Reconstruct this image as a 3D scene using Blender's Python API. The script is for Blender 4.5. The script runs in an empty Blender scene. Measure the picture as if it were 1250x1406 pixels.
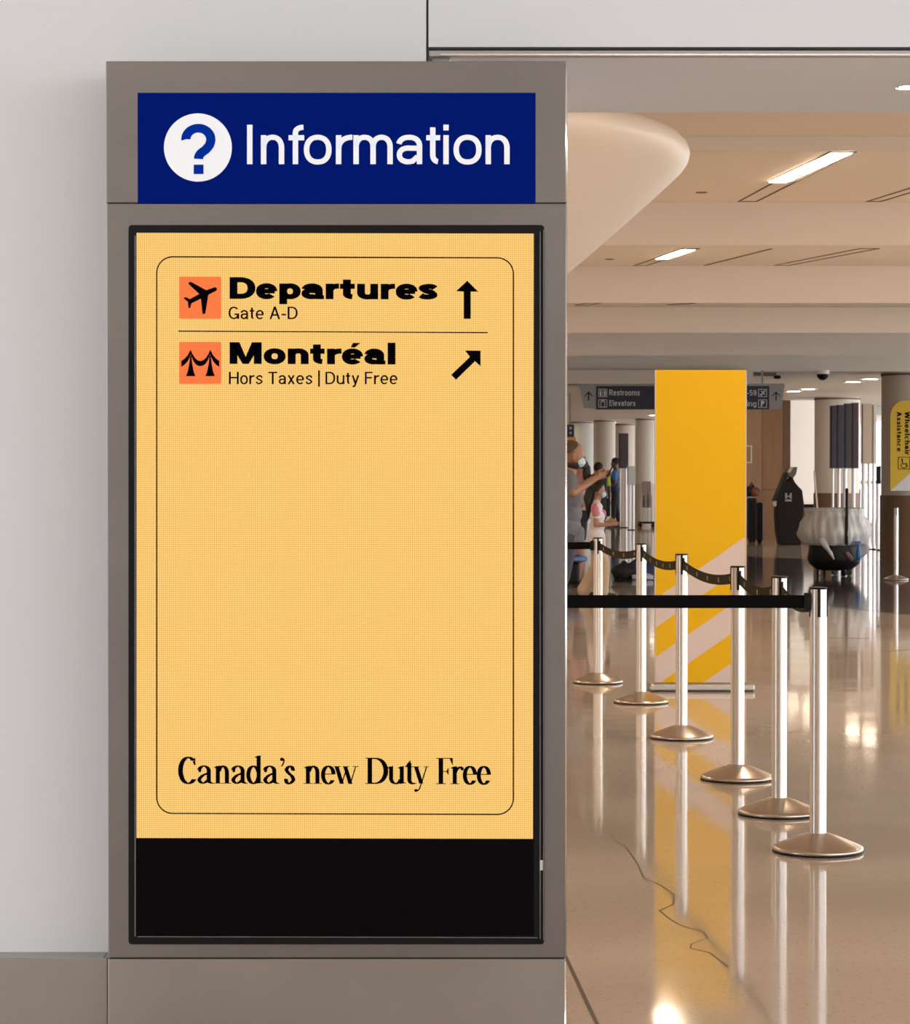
import bpy, bmesh, math, random
import numpy as np
from mathutils import Vector, Matrix
random.seed(7)
PI = math.pi
SC = bpy.context.scene
COL = SC.collection

# ------------------------------------------------------------------ camera
F = 3400.0                      # focal length in pixels of the 1250x1406 frame
CAMZ = 1.415
TH = math.atan(48.0 / F)        # the camera looks down by this much
cam = bpy.data.cameras.new('camera')
cam.sensor_fit = 'HORIZONTAL'; cam.sensor_width = 36.0
cam.lens = F / 1250.0 * 36.0
cam.clip_start = 0.1; cam.clip_end = 400
cam.dof.use_dof = True; cam.dof.focus_distance = 7.5; cam.dof.aperture_fstop = 30
camo = bpy.data.objects.new('camera', cam); COL.objects.link(camo)
camo.location = (0, 0, CAMZ); camo.rotation_euler = (PI / 2 - TH, 0, 0)
SC.camera = camo

# ------------------------------------------------------------------ world, exposure
w = bpy.data.worlds.new('world'); SC.world = w; w.use_nodes = True
bg = w.node_tree.nodes['Background']
bg.inputs['Color'].default_value = (0.92, 0.96, 1.0, 1); bg.inputs['Strength'].default_value = 3.55
vs = SC.view_settings
vs.view_transform = 'Standard'; vs.look = 'None'; vs.gamma = 1.0; vs.use_curve_mapping = False
vs.exposure = 0.0
SC.cycles.use_denoising = True
SC.cycles.max_bounces = 10; SC.cycles.diffuse_bounces = 5; SC.cycles.glossy_bounces = 5
SC.cycles.sample_clamp_indirect = 6.0

WARM = (1.0, 0.80, 0.60)
DAY = (1.0, 0.965, 0.95)

# ------------------------------------------------------------------ helpers
def P(x, y, d):
    """pixel (x, y) of the photograph at distance d along the floor -> world point"""
    u = (x - 625.0) / F; v = (703.0 - y) / F
    yy = math.cos(TH) + v * math.sin(TH)
    k = d / yy
    return Vector((u * k, d, CAMZ + (v * math.cos(TH) - math.sin(TH)) * k))
def PX(x, d): return P(x, 655, d).x
def PZ(y, d): return P(625, y, d).z

MATS = {}
def mat(name, col, rough=0.5, metal=0.0, emit=None, strength=0.0, spec=0.5, noise=None, bump=None, trans=0.0, alpha=1.0):
    if name in MATS: return MATS[name]
    m = bpy.data.materials.new(name); m.use_nodes = True
    nt = m.node_tree; b = nt.nodes['Principled BSDF']
    b.inputs['Base Color'].default_value = (*col, 1)
    b.inputs['Roughness'].default_value = rough; b.inputs['Metallic'].default_value = metal
    b.inputs['Specular IOR Level'].default_value = spec
    b.inputs['Transmission Weight'].default_value = trans
    b.inputs['Alpha'].default_value = alpha
    if emit:
        b.inputs['Emission Color'].default_value = (*emit, 1); b.inputs['Emission Strength'].default_value = strength
    tc = nt.nodes.new('ShaderNodeTexCoord')
    if noise:                                   # (scale xyz, amount, detail)
        sc, amt, det = noise
        mp = nt.nodes.new('ShaderNodeMapping'); mp.inputs['Scale'].default_value = sc
        nz = nt.nodes.new('ShaderNodeTexNoise'); nz.inputs['Scale'].default_value = 1; nz.inputs['Detail'].default_value = det
        nt.links.new(tc.outputs['Object'], mp.inputs['Vector']); nt.links.new(mp.outputs[0], nz.inputs['Vector'])
        rp = nt.nodes.new('ShaderNodeValToRGB')
        rp.color_ramp.elements[0].position = 0.3; rp.color_ramp.elements[1].position = 0.7
        rp.color_ramp.elements[0].color = (*[c * (1 - amt) for c in col], 1)
        rp.color_ramp.elements[1].color = (*[min(1, c * (1 + amt)) for c in col], 1)
        nt.links.new(nz.outputs['Fac'], rp.inputs[0]); nt.links.new(rp.outputs[0], b.inputs['Base Color'])
    if bump:                                    # (scale xyz, strength, distance)
        sc, st, di = bump
        mp = nt.nodes.new('ShaderNodeMapping'); mp.inputs['Scale'].default_value = sc
        nz = nt.nodes.new('ShaderNodeTexNoise'); nz.inputs['Scale'].default_value = 1; nz.inputs['Detail'].default_value = 2
        nt.links.new(tc.outputs['Object'], mp.inputs['Vector']); nt.links.new(mp.outputs[0], nz.inputs['Vector'])
        bp = nt.nodes.new('ShaderNodeBump'); bp.inputs['Strength'].default_value = st; bp.inputs['Distance'].default_value = di
        nt.links.new(nz.outputs['Fac'], bp.inputs['Height']); nt.links.new(bp.outputs[0], b.inputs['Normal'])
    MATS[name] = m
    return m

class MB:
    """collects shapes; build() links them as one mesh object"""
    def __init__(s): s.v = []; s.f = []; s.sm = []
    def add(s, vs, fs, smooth=False):
        n = len(s.v); s.v += [tuple(v) for v in vs]
        for f in fs: s.f.append([i + n for i in f]); s.sm.append(smooth)
        return s
    def box(s, x0, x1, y0, y1, z0, z1):
        v = [(x, y, z) for z in (z0, z1) for y in (y0, y1) for x in (x0, x1)]
        return s.add(v, [(0, 2, 3, 1), (4, 5, 7, 6), (0, 1, 5, 4), (2, 6, 7, 3), (0, 4, 6, 2), (1, 3, 7, 5)])
    def prism(s, pts, y0, y1):
        """polygon of (x, z) extruded along y"""
        n = len(pts)
        v = [(x, y0, z) for x, z in pts] + [(x, y1, z) for x, z in pts]
        return s.add(v, [list(range(n)), list(range(2 * n - 1, n - 1, -1))] + [[i + n, (i + 1) % n + n, (i + 1) % n, i] for i in range(n)])
    def prism_x(s, pts, x0, x1):
        """polygon of (y, z) extruded along x"""
        n = len(pts)
        v = [(x0, y, z) for y, z in pts] + [(x1, y, z) for y, z in pts]
        return s.add(v, [list(range(n)), list(range(2 * n - 1, n - 1, -1))] + [[i + n, (i + 1) % n + n, (i + 1) % n, i] for i in range(n)])
    def lathe(s, prof, cx=0, cy=0, n=40, smooth=True, cz=0, wob=None, caps=True):
        """profile of (r, z) turned around a vertical axis"""
        v = []
        for j, (r, z) in enumerate(prof):
            for i in range(n):
                a = 2 * PI * i / n; k = 1 if wob is None else wob(j, i)
                v.append((cx + r * k * math.cos(a), cy + r * k * math.sin(a), cz + z))
        f = []
        for j in range(len(prof) - 1):
            for i in range(n):
                f.append((j * n + i, j * n + (i + 1) % n, (j + 1) * n + (i + 1) % n, (j + 1) * n + i))
        s.add(v, f, smooth)
        if not caps: return s
        s.add(v[:n], [list(range(n))[::-1]]); s.add(v[-n:], [list(range(n))])       # end caps keep their own points, so the sides stay evenly smooth
        return s
    def tube(s, p, q, r0, r1=None, n=12, cap=True):
        """tapered capsule or plain tube from p to q"""
        p = Vector(p); q = Vector(q); r1 = r0 if r1 is None else r1
        d = q - p; L = d.length
        if L < 1e-6: d = Vector((0, 0, 1)); L = 0
        M = d.normalized().to_track_quat('Z', 'Y').to_matrix()
        prof = []
        if cap:
            for k in range(4): a = -PI / 2 + PI / 8 * k; prof.append((max(r0 * math.cos(a), 1e-4), r0 * math.sin(a)))
            prof.append((r0, 0)); prof.append((r1, L))
            for k in range(1, 5): a = PI / 8 * k; prof.append((max(r1 * math.cos(a), 1e-4), L + r1 * math.sin(a)))
        else: prof = [(r0, 0), (r1, L)]
        t = MB().lathe(prof, n=n)
        vs_ = [p + M @ Vector(v) for v in t.v]
        m = len(s.v); s.v += [tuple(v) for v in vs_]
        for f, sm in zip(t.f, t.sm): s.f.append([i + m for i in f]); s.sm.append(sm)
        return s
    def ball(s, c, rx, ry, rz, n=16, m=10, keep=None):
        v = []; f = []
        for j in range(m + 1):
            a = -PI / 2 + PI * j / m
            for i in range(n):
                b = 2 * PI * i / n
                v.append((c[0] + rx * math.cos(a) * math.cos(b), c[1] + ry * math.cos(a) * math.sin(b), c[2] + rz * math.sin(a)))
        for j in range(m):
            for i in range(n):
                q = (j * n + i, j * n + (i + 1) % n, (j + 1) * n + (i + 1) % n, (j + 1) * n + i)
                if keep is None or keep(np.mean([v[t] for t in q], axis=0) - np.array(c)): f.append(q)
        return s.add(v, f, True)
    def build(s, name, m, parent=None, bevel=0, loc=None, solid=0):
        me = bpy.data.meshes.new(name); me.from_pydata(s.v, [], s.f); me.update()
        me.polygons.foreach_set('use_smooth', s.sm)
        me.materials.append(m)
        o = bpy.data.objects.new(name, me); COL.objects.link(o)
        if parent: o.parent = parent
        if loc: o.location = loc
        if bevel:
            b = o.modifiers.new('bevel', 'BEVEL'); b.width = bevel; b.segments = 2; b.limit_method = 'ANGLE'
        if solid:
            b = o.modifiers.new('solid', 'SOLIDIFY'); b.thickness = solid; b.offset = 0
        return o

def tag(o, label, cat, group=None):
    o['label'] = label; o['category'] = cat
    if group: o['group'] = group
    return o
def struct(o): o['kind'] = 'structure'; return o
def thing(name, label, cat, loc=(0, 0, 0), rz=0, group=None):
    o = bpy.data.objects.new(name, None); COL.objects.link(o); o.empty_display_size = 0.1
    o.location = loc; o.rotation_euler = (0, 0, rz)
    return tag(o, label, cat, group)
def copy_tree(o, parent=None):
    c = o.copy(); COL.objects.link(c); c.parent = parent
    for ch in list(o.children): copy_tree(ch, c)
    return c

# ------------------------------------------------------------------ lettering: strokes drawn with an elliptical pen
def arc(cx, cy, rx, ry, t0, t1, n=18, e=2.0):
    out = []
    for i in range(n + 1):
        t = math.radians(t0 + (t1 - t0) * i / n); c, s_ = math.cos(t), math.sin(t)
        k = (abs(c) ** e + abs(s_) ** e) ** (-1.0 / e)
        out.append((cx + rx * c * k, cy + ry * s_ * k))
    return out
def spline(pts, n=8):
    p = [pts[0]] + list(pts) + [pts[-1]]; out = []
    for i in range(1, len(p) - 2):
        a, b, c, d = [np.array(q, float) for q in p[i - 1:i + 3]]
        for k in range(n):
            t = k / n
            out.append(tuple(0.5 * ((2 * b) + (c - a) * t + (2 * a - 5 * b + 4 * c - d) * t * t + (3 * b - a - 3 * c + d) * t ** 3)))
    out.append(tuple(p[-1])); return out
def stroke(path, a, b):
    """path swept by an ellipse of half axes a (across) and b (up) -> list of quads"""
    n = len(path); L = []; R = []
    closed = math.dist(path[0], path[-1]) < 1e-4
    for i in range(n):
        p = path[max(i - 1, 0)]; q = path[min(i + 1, n - 1)]
        if closed and i in (0, n - 1): p, q = path[-2], path[1]
        tx, ty = q[0] - p[0], q[1] - p[1]; l = math.hypot(tx, ty) or 1
        nx, ny = -ty / l, tx / l
        k = math.sqrt(a * a * nx * nx + b * b * ny * ny) or 1
        ox, oy = a * a * nx / k, b * b * ny / k
        L.append((path[i][0] + ox, path[i][1] + oy)); R.append((path[i][0] - ox, path[i][1] - oy))
    return [[R[i], R[i + 1], L[i + 1], L[i]] for i in range(n - 1)]
def rect(x0, y0, x1, y1): return [[(x0, y0), (x1, y0), (x1, y1), (x0, y1)]]

def sans(ch, w, a, b, X=0.72, C=1.0, D=0.24, e=2.25):
    """one sans-serif letter of width w (cap height 1) -> list of polygons"""
    o = []
    S = lambda path, aa=a, bb=b: o.extend(stroke(path, aa, bb))
    R = lambda *q: o.extend(rect(*q))
    A = lambda *q, **k: arc(*q, e=e, **k)
    A2 = 2 * a; B2 = 2 * b
    if ch == 'D':
        R(0, 0, A2, C); S([(A2, C - b), (w * .42, C - b)] + A(w * .42, C / 2, w * .58 - a, C / 2 - b, 90, -90) + [(A2, b)])
    elif ch == 'P':
        R(0, 0, A2, C); S([(A2, C - b), (w * .5, C - b)] + A(w * .5, C * .725, w * .5 - a, C * .275 - b, 90, -90) + [(A2, C * .45 + b)])
    elif ch == 'R':
        R(0, 0, A2, C); S([(A2, C - b), (w * .5, C - b)] + A(w * .5, C * .735, w * .5 - a, C * .265 - b, 90, -90) + [(A2, C * .47 + b)])
        S([(w * .5, C * .48), (w - a, 0)])
    elif ch in 'oO':
        H = X if ch == 'o' else C; S(A(w / 2, H / 2, w / 2 - a, H / 2 - b + .01, 0, 360, n=36))
    elif ch in 'eé':
        S(A(w / 2, X / 2, w / 2 - a, X / 2 - b + .01, 0, 318, n=32)); R(a, X * .5 - b * .9, w - a * .6, X * .5 + b * .9)
        if ch == 'é': o.append([(w * .42, X + .06), (w * .62, X + .06), (w * .88, X + .27), (w * .52, X + .27)])
    elif ch == 'c': S(A(w / 2, X / 2, w / 2 - a, X / 2 - b, 45, 315, n=30))
    elif ch == 'C': S(A(w / 2, C / 2, w / 2 - a, C / 2 - b, 42, 318, n=30))
    elif ch == 'G':
        S(A(w / 2, C / 2, w / 2 - a, C / 2 - b, 42, 345, n=30)); R(w - A2, 0.02, w, C * .45); R(w * .55, C * .45 - B2, w, C * .45)
    elif ch in 'pdgqb':
        cx = w / 2
        S(A(cx, X / 2, w / 2 - a, X / 2 - b + .01, 0, 360, n=36))
        if ch == 'p': R(0, -D, A2, X)
        if ch == 'd': R(w - A2, 0, w, C)
        if ch == 'b': R(0, 0, A2, C)
        if ch == 'g': S([(w - a, X), (w - a, -.05)] + A(w / 2, -.05, w / 2 - a, D - .05 - b, 0, -150))
    elif ch == 'a':
        r = X * .3
        S(A(w * .47, X - b - r + .01, w * .53 - a * 1.3, r, 165, 0) + [(w - a * 1.3, 0)])
        S([(w - A2, X * .55), (w * .5, X * .55)] + A(w * .46, (X * .55 + b) / 2, w * .46 - a, (X * .55 - b) / 2 + .005, 90, 270) + [(w * .6, b + .01), (w - A2, X * .26)])
        if a > .12: R(w - A2, 0, w, B2 * .75)
    elif ch == 'r':
        R(0, 0, A2, X); S(A(w + .02, X * .52, w + .02 - a, X * .48 - b + .01, 180, 90))
    elif ch == 't':
        x = w * .46; S([(x, X * 1.27), (x, X * .34)] + A(w * .46 + w * .42, X * .34, w * .42, X * .34 - b, 180, 262)); R(0, X - B2, w * .98, X)
    elif ch == 'f':
        x = w * .42; S([(x, 0), (x, C - .2)] + A(w * .95, C - .2, w * .95 - x, .2 - b, 180, 95)); R(0, X - B2, w * .95, X)
    elif ch == 'u':
        R(w - A2, 0, w, X); S([(a, X), (a, X * .42)] + A(w / 2, X * .42, w / 2 - a, X * .42 - b + .01, 180, 360))
    elif ch in 'nh':
        R(0, 0, A2, X if ch == 'n' else C); S(A(w / 2, X * .55, w / 2 - a, X * .45 - b + .01, 180, 0) + [(w - a, 0)])
    elif ch == 'm':
        R(0, 0, A2, X); h = (w - A2) / 2
        for k in (0, 1): S(A(a + h * (k + .5), X * .58, h / 2, X * .42 - b + .01, 180, 0) + [(a + h * (k + 1), 0)])
    elif ch == 's':
        S(spline([(w - a * .75, X * .72), (w * .72, X - b * 1.05), (w * .45, X - b), (a * .95 + .01, X * .735), (w * .42, X * .545), (w * .68, X * .45), (w - a, X * .265), (w * .55, b), (w * .28, b * 1.1), (a * .6, X * .27)]), a * .92, b)
    elif ch == 'M':
        R(0, 0, A2, C); R(w - A2, 0, w, C); k = a * 1.05
        o.append([(0, C), (A2 * 1.25, C), (w / 2 + k * .75, 0), (w / 2 - k * .75, 0)]); o.append([(w, C), (w - A2 * 1.25, C), (w / 2 - k * .75, 0), (w / 2 + k * .75, 0)])
    elif ch in 'lI|': R(0, -.2 if ch == '|' else 0, A2, C + (.12 if ch == '|' else 0))
    elif ch == 'i': R(0, 0, A2, X); R(0, C - B2 * 1.1, A2, C)
    elif ch == '-': R(0, X * .42, w, X * .42 + B2)
    elif ch == 'A':
        S([(a, 0), (w / 2, C)]); S([(w - a, 0), (w / 2, C)]); R(w * .22, C * .27, w * .78, C * .27 + B2)
    elif ch == 'H': R(0, 0, A2, C); R(w - A2, 0, w, C); R(0, C * .47, w, C * .47 + B2)
    elif ch == 'T': R(w / 2 - a, 0, w / 2 + a, C); R(0, C - B2, w, C)
    elif ch == 'F': R(0, 0, A2, C); R(0, C - B2, w, C); R(0, C * .46, w * .9, C * .46 + B2)
    elif ch == 'E': R(0, 0, A2, C); R(0, C - B2, w, C); R(0, C * .46, w * .93, C * .46 + B2); R(0, 0, w, B2)
    elif ch == 'x': S([(a, 0), (w - a, X)]); S([(a, X), (w - a, 0)])
    elif ch == 'v': S([(a, X), (w / 2, 0)]); S([(w - a, X), (w / 2, 0)])
    elif ch == 'y': S([(a, X), (w * .5, .02)]); S([(w - a, X), (w * .42, -.12)] + [(w * .3, -D + b), (w * .1, -D + b)])
    elif ch == 'k': R(0, 0, A2, C); S([(a, X * .35), (w - a, X)]); S([(w * .35, X * .5), (w - a, 0)])
    elif ch == 'W':
        for p, q in (((a, C), (w * .27, 0)), ((w * .27, 0), (w * .5, C)), ((w * .5, C), (w * .73, 0)), ((w * .73, 0), (w - a, C))): S([p, q])
    elif ch == '5':
        R(w * .12, C - B2, w * .93, C); S([(w * .16, C - b), (w * .1, C * .5)]); S(A(w * .46, C * .31, w * .54 - a, C * .31 - b, 130, -150))
    elif ch == '9':
        S(A(w / 2, C * .68, w / 2 - a, C * .32 - b, 0, 360, n=30)); S([(w - a, C * .7), (w - a * 1.2, C * .4)] + A(w * .5, C * .34, w * .5 - a, C * .34 - b, 0, -150))
    return o

def serif(ch, w, a=.080, b=.027, X=0.675, C=1.0, D=.3):
    """one high-contrast roman letter"""
    o = []; S = lambda path, aa=a, bb=b: o.extend(stroke(path, aa, bb)); R = lambda *q: o.extend(rect(*q))
    A = lambda *q, **k: arc(*q, **k)
    foot = lambda x, y, l=.085, r=.085: R(x - a - l, y, x + a + r, y + .028)
    def head(x, y): o.append([(x - a - .09, y - .055), (x - a, y - .09), (x + a, y - .09), (x + a, y + .02)])
    if ch == 'C':
        S(A(w * .56, C / 2, w * .56 - a, C / 2, 48, 318, n=30), a * 1.15, b); S([(w * .93, C * .98), (w * .93, C * .70)], .018, b); S([(w * .93, C * .72), (w * .86, C * .86)], .04, b)
    elif ch == 'a':
        S(A(w * .42, X * .72, w * .27, X * .27, 170, 0) + [(w * .69, X * .17)] + A(w * .85, X * .17, w * .16, X * .14, 180, 300, n=8))
        o.append(A(w * .19, X * .72, .06, .055, 0, 360, n=12))
        S([(w * .69, X * .60)] + spline([(w * .69, X * .60), (w * .36, X * .46), (w * .16, X * .22), (w * .30, X * .03), (w * .50, X * .07), (w * .69, X * .24)]), a * .95, b)
    elif ch in 'nr':
        x = .085 + a; R(x - a, 0, x + a, X); head(x, X); foot(x, 0)
        if ch == 'n':
            x2 = w - .075 - a; S(A((x + x2) / 2 + .02, X * .62, (x2 - x) / 2 - .02, X * .37, 170, 0) + [(x2, 0)]); foot(x2, 0)
        else:
            S(A(w * .86, X * .55, w * .86 - x, X * .42, 170, 88)); o.append(A(w * .88, X * .87, .07, .065, 0, 360, n=12))
    elif ch == 'd':
        x = w - .09 - a; R(x - a, 0.03, x + a, C * 1.07); head(x, C * 1.07); o.append([(x - a, 0), (x + a + .09, .03), (x + a + .09, .055), (x - a, .09)])
        S(A((x + a) / 2, X / 2, (x + a) / 2 - a, X / 2 - .005, 18, 342, n=30))
    elif ch == "'":
        o.append(A(w * .45, .93, .075, .07, 0, 360, n=14)); S(spline([(w * .72, .95), (w * .78, .85), (w * .5, .70), (w * .3, .66)]), .03, .015)
    elif ch == 's':
        S(spline([(w * .80, X * .74), (w * .68, X * .95), (w * .40, X * .97), (w * .20, X * .78), (w * .45, X * .56), (w * .70, X * .42), (w * .80, X * .2), (w * .5, X * .02), (w * .25, X * .05), (w * .12, X * .28)]), a * .95, .032)
        S([(w * .83, X * .98), (w * .83, X * .72)], .016, b); S([(w * .1, X * .02), (w * .1, X * .3)], .016, b)
    elif ch == 'e':
        S(A(w / 2, X / 2, w / 2 - a, X / 2, 5, 325, n=30)); R(a, X * .53, w - a * .7, X * .53 + .032)
    elif ch == 'w':
        for p, q, k in (((w * .12, X), (w * .33, 0), a), ((w * .33, 0), (w * .53, X * .98), .022), ((w * .46, X), (w * .67, 0), a), ((w * .67, 0), (w * .88, X), .022)): S([p, q], k, b)
        R(0, X - .028, w * .28, X); R(w * .36, X - .028, w * .62, X); R(w * .76, X - .028, w, X)
    elif ch == 'D':
        x = .09 + a * 1.1; R(x - a * 1.1, 0, x + a * 1.1, C); R(0, C - .03, w * .5, C); R(0, 0, w * .5, .03)
        S([(x, C - b)] + A(w * .46, C / 2, w * .54 - a * 1.15, C / 2 - b, 90, -90, n=26) + [(x, b)], a * 1.15, b)
    elif ch == 'u':
        x = .09 + a; x2 = w - .1 - a
        S([(x, X), (x, X * .32)] + A((x + x2) / 2 - .02, X * .32, (x2 - x) / 2 - .02, X * .3, 180, 350)); R(x2 - a, .02, x2 + a, X); head(x, X); head(x2, X); o.append([(x2 - a, 0), (x2 + a + .09, .03), (x2 + a + .09, .055), (x2 - a, .09)])
    elif ch == 't':
        x = w * .42; S([(x, X * 1.2), (x, X * .25)] + A(w * .74, X * .25, w * .32, X * .23, 180, 310)); R(.0, X - .035, w * .95, X); o.append([(0, X - .01), (x - a, X - .01), (x + a, X * 1.32), (x, X * 1.3)])
    elif ch == 'y':
        S([(w * .2, X), (w * .52, 0.02)], a, b); S(spline([(w * .85, X), (w * .5, -.02), (w * .36, -.22), (w * .18, -.27)]), .024, b); o.append(A(w * .2, -.245, .07, .06, 0, 360, n=14))
        R(0, X - .028, w * .42, X); R(w * .66, X - .028, w, X)
    elif ch == 'F':
        x = .09 + a * 1.1; R(x - a * 1.1, 0, x + a * 1.1, C); R(0, C - .032, w, C); R(0, 0, x + a + .11, .03); R(x, C * .47, w * .72, C * .47 + .03)
        o.append([(w * .80, C - .02), (w, C), (w, C * .74), (w * .965, C * .74)]); o.append([(w * .60, C * .48), (w * .72, C * .36), (w * .75, C * .36), (w * .75, C * .62), (w * .72, C * .62)])
    return o

SW = {'I': .1, 'l': .1, 'i': .1, '|': .06, '-': .32, 'f': .32, 't': .32, 'r': .36, 's': .5, 'm': .86, 'W': 1.0, 'M': .86, ' ': .30, 'G': .74, 'D': .7, 'O': .8, 'C': .74, 'A': .74,
      'H': .7, 'T': .64, 'F': .56, 'E': .6, 'R': .66, 'P': .64, '5': .54, '9': .54, 'a': .54, 'k': .5, 'x': .52, 'v': .52, 'y': .54}
def line_of(txt, a, b, gap=.13, font=sans):
    """running text -> polygons and total width in cap heights"""
    x = 0; out = []
    for ch in txt:
        w_ = SW.get(ch, .56)
        if ch in 'Il|i': w_ = 2 * a
        if ch != ' ':
            for p in font(ch, w_, a, b): out.append([(x + q[0], q[1]) for q in p])
        x += w_ + (gap if ch != ' ' else 0)
    return out, x - gap
def letters(polys, fn, name, m, parent, normal=(0, -1, 0), thick=0.0):
    """polygons in text units -> one mesh placed by fn(x, y); thick lifts solid letters off the panel"""
    b = MB(); nv = Vector(normal)
    for p in polys:
        ps = [fn(*q) for q in p]; n = len(ps)
        if thick:
            b.add([q + nv * thick for q in ps] + ps, [list(range(n)), list(range(2 * n - 1, n - 1, -1))] + [[i, i + n, (i + 1) % n + n, (i + 1) % n] for i in range(n)])
        else: b.add(ps, [list(range(n))])
    return b.build(name, m, parent)
def fit(polys, x0, x1, ybase, ycap, d):
    """maps text units to the pixel box x0..x1, baseline..cap line on the plane at distance d"""
    xs = [q[0] for p in polys for q in p]; lo, hi = min(xs), max(xs)
    return lambda x, y: P(x0 + (x - lo) / (hi - lo) * (x1 - x0), ybase + (ycap - ybase) * y, d)
def spaced(boxes, capx, font, *pen):
    """letters at explicit pixel extents: boxes = (char, x0, x1); capx = pixels per cap height -> polygons in pixels/cap"""
    out = []
    for ch, x0, x1 in boxes:
        for p in font(ch, (x1 - x0) / capx, *pen): out.append([(x0 / capx + q[0], q[1]) for q in p])
    return out

# ------------------------------------------------------------------ materials
M_wall = mat('wall_paint', (.73, .745, .78), .55)
M_conc = mat('concourse_plaster', (.58, .56, .55), .6)
M_soffit = mat('soffit_paint', (.84, .86, .92), .6)
M_steel = mat('brushed_steel', (.235, .212, .198), .36, 1.0, noise=((1.2, 1, 3.5), .07, 4), bump=((8, 1, 220), .03, .002))
M_steel2 = mat('brushed_steel_plinth', (.34, .305, .28), .40, 1.0, noise=((2.2, 1, 2.5), .10, 4), bump=((8, 1, 220), .03, .002))
M_steeld = mat('dull_steel', (.42, .41, .39), .38, 1.0)
M_bright = mat('polished_edge', (.95, .95, .96), .18, 1.0)
M_black = mat('black_gap', (.012, .011, .012), .5)
M_bezel = mat('black_bezel', (.005, .005, .006), .3, spec=.2)
M_glassb = mat('unlit_display', (.002, .0015, .002), .35, spec=.05)
M_ink = mat('screen_ink', (.001, .001, .002), .6, spec=.02)
M_blue = mat('blue_acrylic', (.0, .004, .06), .6, spec=.02, emit=(.0, .006, .11), strength=.9)
M_white_e = mat('backlit_white', (.8, .82, .86), .4, emit=(.80, .83, .90), strength=.24)
M_bluemark = mat('blue_mark', (.0, .01, .08), .5, spec=.02, emit=(.0, .022, .30), strength=.75)
M_orange = mat('screen_orange', (.02, .01, .005), .6, spec=.1, emit=(1.0, .20, .055), strength=.95)
M_ceil = mat('ceiling_paint', (.75, .67, .585), .6)
M_beige = mat('beige_plaster', (.66, .57, .48), .6)
M_col = mat('column_plaster', (.72, .65, .57), .5)
M_alu = mat('satin_aluminium', (.80, .775, .75), .20, 1.0)
def brushed_round(m, rough, aniso):
    nt = m.node_tree; b = nt.nodes['Principled BSDF']; tg = nt.nodes.new('ShaderNodeTangent'); tg.direction_type = 'RADIAL'; tg.axis = 'Z'
    b.inputs['Roughness'].default_value = rough; b.inputs['Anisotropic'].default_value = aniso; b.inputs['Anisotropic Rotation'].default_value = .25; nt.links.new(tg.outputs[0], b.inputs['Tangent'])
brushed_round(M_alu, .36, .9)
M_baseS = mat('stanchion_base_steel', (.52, .45, .385), .28, 1.0)
M_plastic = mat('black_plastic', (.008, .007, .007), .45, spec=.2)
M_belt = mat('black_webbing', (.004, .003, .004), .8, spec=.1, bump=((30, 30, 300), .2, .001))
M_belto = mat('olive_webbing', (.030, .022, .012), .8, spec=.15, bump=((30, 30, 300), .2, .001))
M_print = mat('yellow_print', (.30, .22, .03), .7)
M_yellow = mat('yellow_vinyl', (.78, .465, .006), .5, spec=.2)
M_stripe = mat('pale_vinyl', (.66, .56, .53), .45)
M_navy = mat('navy_sign', (.012, .011, .03), .5)
M_signgrey = mat('sign_grey', (.30, .285, .27), .5)
M_signtxt = mat('sign_white', (.62, .60, .60), .5)
M_wood = mat('brown_veneer', (.33, .185, .09), .45, noise=((6, 6, .6), .12, 3))
M_wood2 = mat('dark_brown_veneer', (.20, .115, .065), .45, noise=((6, 6, .6), .12, 3))
M_lit = mat('cream_panel_added_glow', (.8, .76, .7), .5, emit=(1.0, .90, .78), strength=.42)  # glow added to brighten the cream bay; no known source behind it
M_cream = mat('cream_panel', (.86, .80, .70), .5)
M_dark = mat('charcoal_metal', (.012, .009, .009), .5, spec=.15)
M_lamp = mat('warm_diffuser', (.9, .85, .75), .5, emit=WARM, strength=46)
M_lampd = mat('downlight_diffuser', (.9, .85, .75), .5, emit=(1, .82, .62), strength=45)
M_lampn = mat('neutral_diffuser', (.9, .9, .9), .5, emit=(.95, .975, 1.0), strength=8.5)
M_slot = mat('slot_shadow_gap', (.16, .11, .08), .7)

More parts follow.
